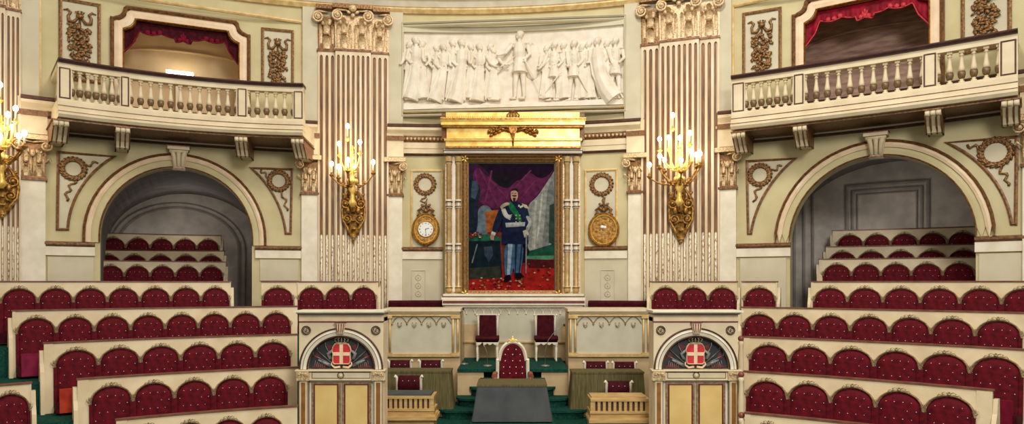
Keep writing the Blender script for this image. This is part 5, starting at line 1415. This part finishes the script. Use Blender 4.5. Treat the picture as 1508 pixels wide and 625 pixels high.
# ---------------------------------------------------------------- clerks' desks with a pierced balustrade
def desk(x0p, x1p, ytop, label, topm):
    Yd = 10.5; D = plane(Yd); a0 = PX(x0p, 0, Yd)[0]; a1 = PX(x1p, 0, Yd)[0]; zt = PX(0, ytop, Yd)[1]; k = Yd/F
    r = thing('clerk_desk', label, 'desk', ((a0+a1)/2, Yd, CZ+zP), 'light oak desks before the side tables')
    w = MB(D); w.box(a0, a1, zP, zt-.21, -.42, .0); w.box(a0+.02, a1-.02, zt-.21, zt-.02, -.42, -.03); w.build('body', 'oak', r)
    w = MB(D); w.box(a0-.0, a1, zt-.035, zt, -.45, .03); w.box(a0-.01, a1+.01, zt-.225, zt-.19, -.42, .03); w.build('rail', 'oak', r)
    w = MB(D); w.box(a0-.02, a1+.03, zt-.31, zt-.29, -.42, .06); w.box(a0-.03, a1+.05, zt-.36, zt-.31, -.42, .08); w.build('lower_moulding', 'oak', r)
    w = MB(D); w.box(a0+.05, a1-.05, zt-.19, zt-.035, -.03, -.025); w.build('dark_recess', 'oakdk', r)
    n = max(8, int(round((a1-a0-.1)/.078)))
    src = None
    for i in range(n+1):
        a = lerp(a0+.05, a1-.05, i/n)
        rel = Matrix.Translation((a-(a0+a1)/2, 0, 0)) 
        if src is None:
            m = MB(); m.box(-.022,.022,zt-.19-zP,zt-.035-zP,-.025,.012); m.box(-.026,.026,zt-.055-zP,zt-.035-zP,-.025,.012); src = m.build('baluster', 'oak', r, inv=Matrix.Identity(4)); src.location = rel.to_translation()
        else: place(src, r, rel)
    for a in (a0+.025, a1-.025): w = MB(D); w.box(a-.025, a+.025, zt-.19, zt-.035, -.03, .02); w.build('corner_block', 'oak', r)
    w = MB(D); w.box(a0+.02, a1-.05, zt, zt+.03, -.42, -.04); w.build('desk_top', topm, r)
    w = MB(D); w.band([(a0+.05,zP+.05),(a0+.05,zt-.40),(a1-.05,zt-.40),(a1-.05,zP+.05)], .02, 0, .015, True); w.build('front_panel_moulding', 'oak', r)
desk(556, 639, 584, 'light oak desk with dark pierced balustrade left of the stairs', 'slate')
desk(869.5, 957, 588, 'light oak desk with dark pierced balustrade right of the stairs', 'oak')

# microphones: thin bent stems
def mic(x, Y, z, pts, label):
    fr = Matrix.Translation((x, Y, CZ+z)); L = local(None, fr); r = thing('microphone_stand', label, 'microphone', fr, 'thin microphone stands on the dais')
    w = MB(L); w.lathe([(.09,0),(.09,.015),(.02,.03)], seg=12); w.build('base', 'micro', r)
    w = MB(L); w.tube([(a, b, 0) for a, b in pts], .007, 5); w.build('stem', 'micro', r)
    w = MB(L); a, b = pts[-1]; w.ell(a, b, 0, .02, .03, .02); w.build('head', 'ink', r)
x, _ = PX(683, 0, 13.2); mic(x, 13.2, dz, [(0,0),(0,.9),(-.01,1.08)], 'thin upright microphone stand at the left edge of the dais')
x, _ = PX(803, 0, 12.9); mic(x, 12.9, dz, [(0,0),(0,.3),(.06,.5),(.2,.68),(.36,.78)], 'thin microphone boom bending over the right dais chair')
x, _ = PX(718, 0, 12.9); mic(x, 12.9, dz, [(0,0),(-.01,.25),(-.05,.36),(-.10,.42)], 'small bent microphone stand by the left dais chair')

# ---------------------------------------------------------------- light and camera
world = bpy.data.worlds.new('World'); scene.world = world; world.use_nodes = True
bg = world.node_tree.nodes['Background']; bg.inputs['Color'].default_value = (1.0, .93, .82, 1); bg.inputs['Strength'].default_value = .64
def area(loc, target, size, energy, color):
    l = bpy.data.lights.new('added_area_light', 'AREA'); l.energy = energy; l.size = size; l.color = color; l.shape = 'DISK'
    o = bpy.data.objects.new('added_area_light', l); COL.objects.link(o); o.location = loc
    d = Vector(target)-Vector(loc); o.rotation_euler = d.to_track_quat('-Z', 'Y').to_euler()
area((1.0, 5.5, 13.5), (0, 15, 5), 2.5, 650, (1, .95, .86))  # added key light from above, set so the relief shadows read
area((3.0, -1.5, 9.0), (0, 10.5, 1.2), 3.0, 900, (1, .97, .92))  # added fill light from the camera side, brightens booths and doors
cam = bpy.data.cameras.new('Camera'); co = bpy.data.objects.new('Camera', cam); COL.objects.link(co); scene.camera = co
co.location = (0, 0, CZ); co.rotation_euler = (PI/2, 0, 0)
cam.sensor_width = 36; cam.sensor_fit = 'HORIZONTAL'; cam.lens = 36*F/1508; cam.shift_y = (HZ-312.5)/1508; cam.clip_start = .05
vs = scene.view_settings; vs.view_transform = 'Standard'; vs.look = 'None'; vs.exposure = 0; vs.gamma = 1; vs.use_curve_mapping = False
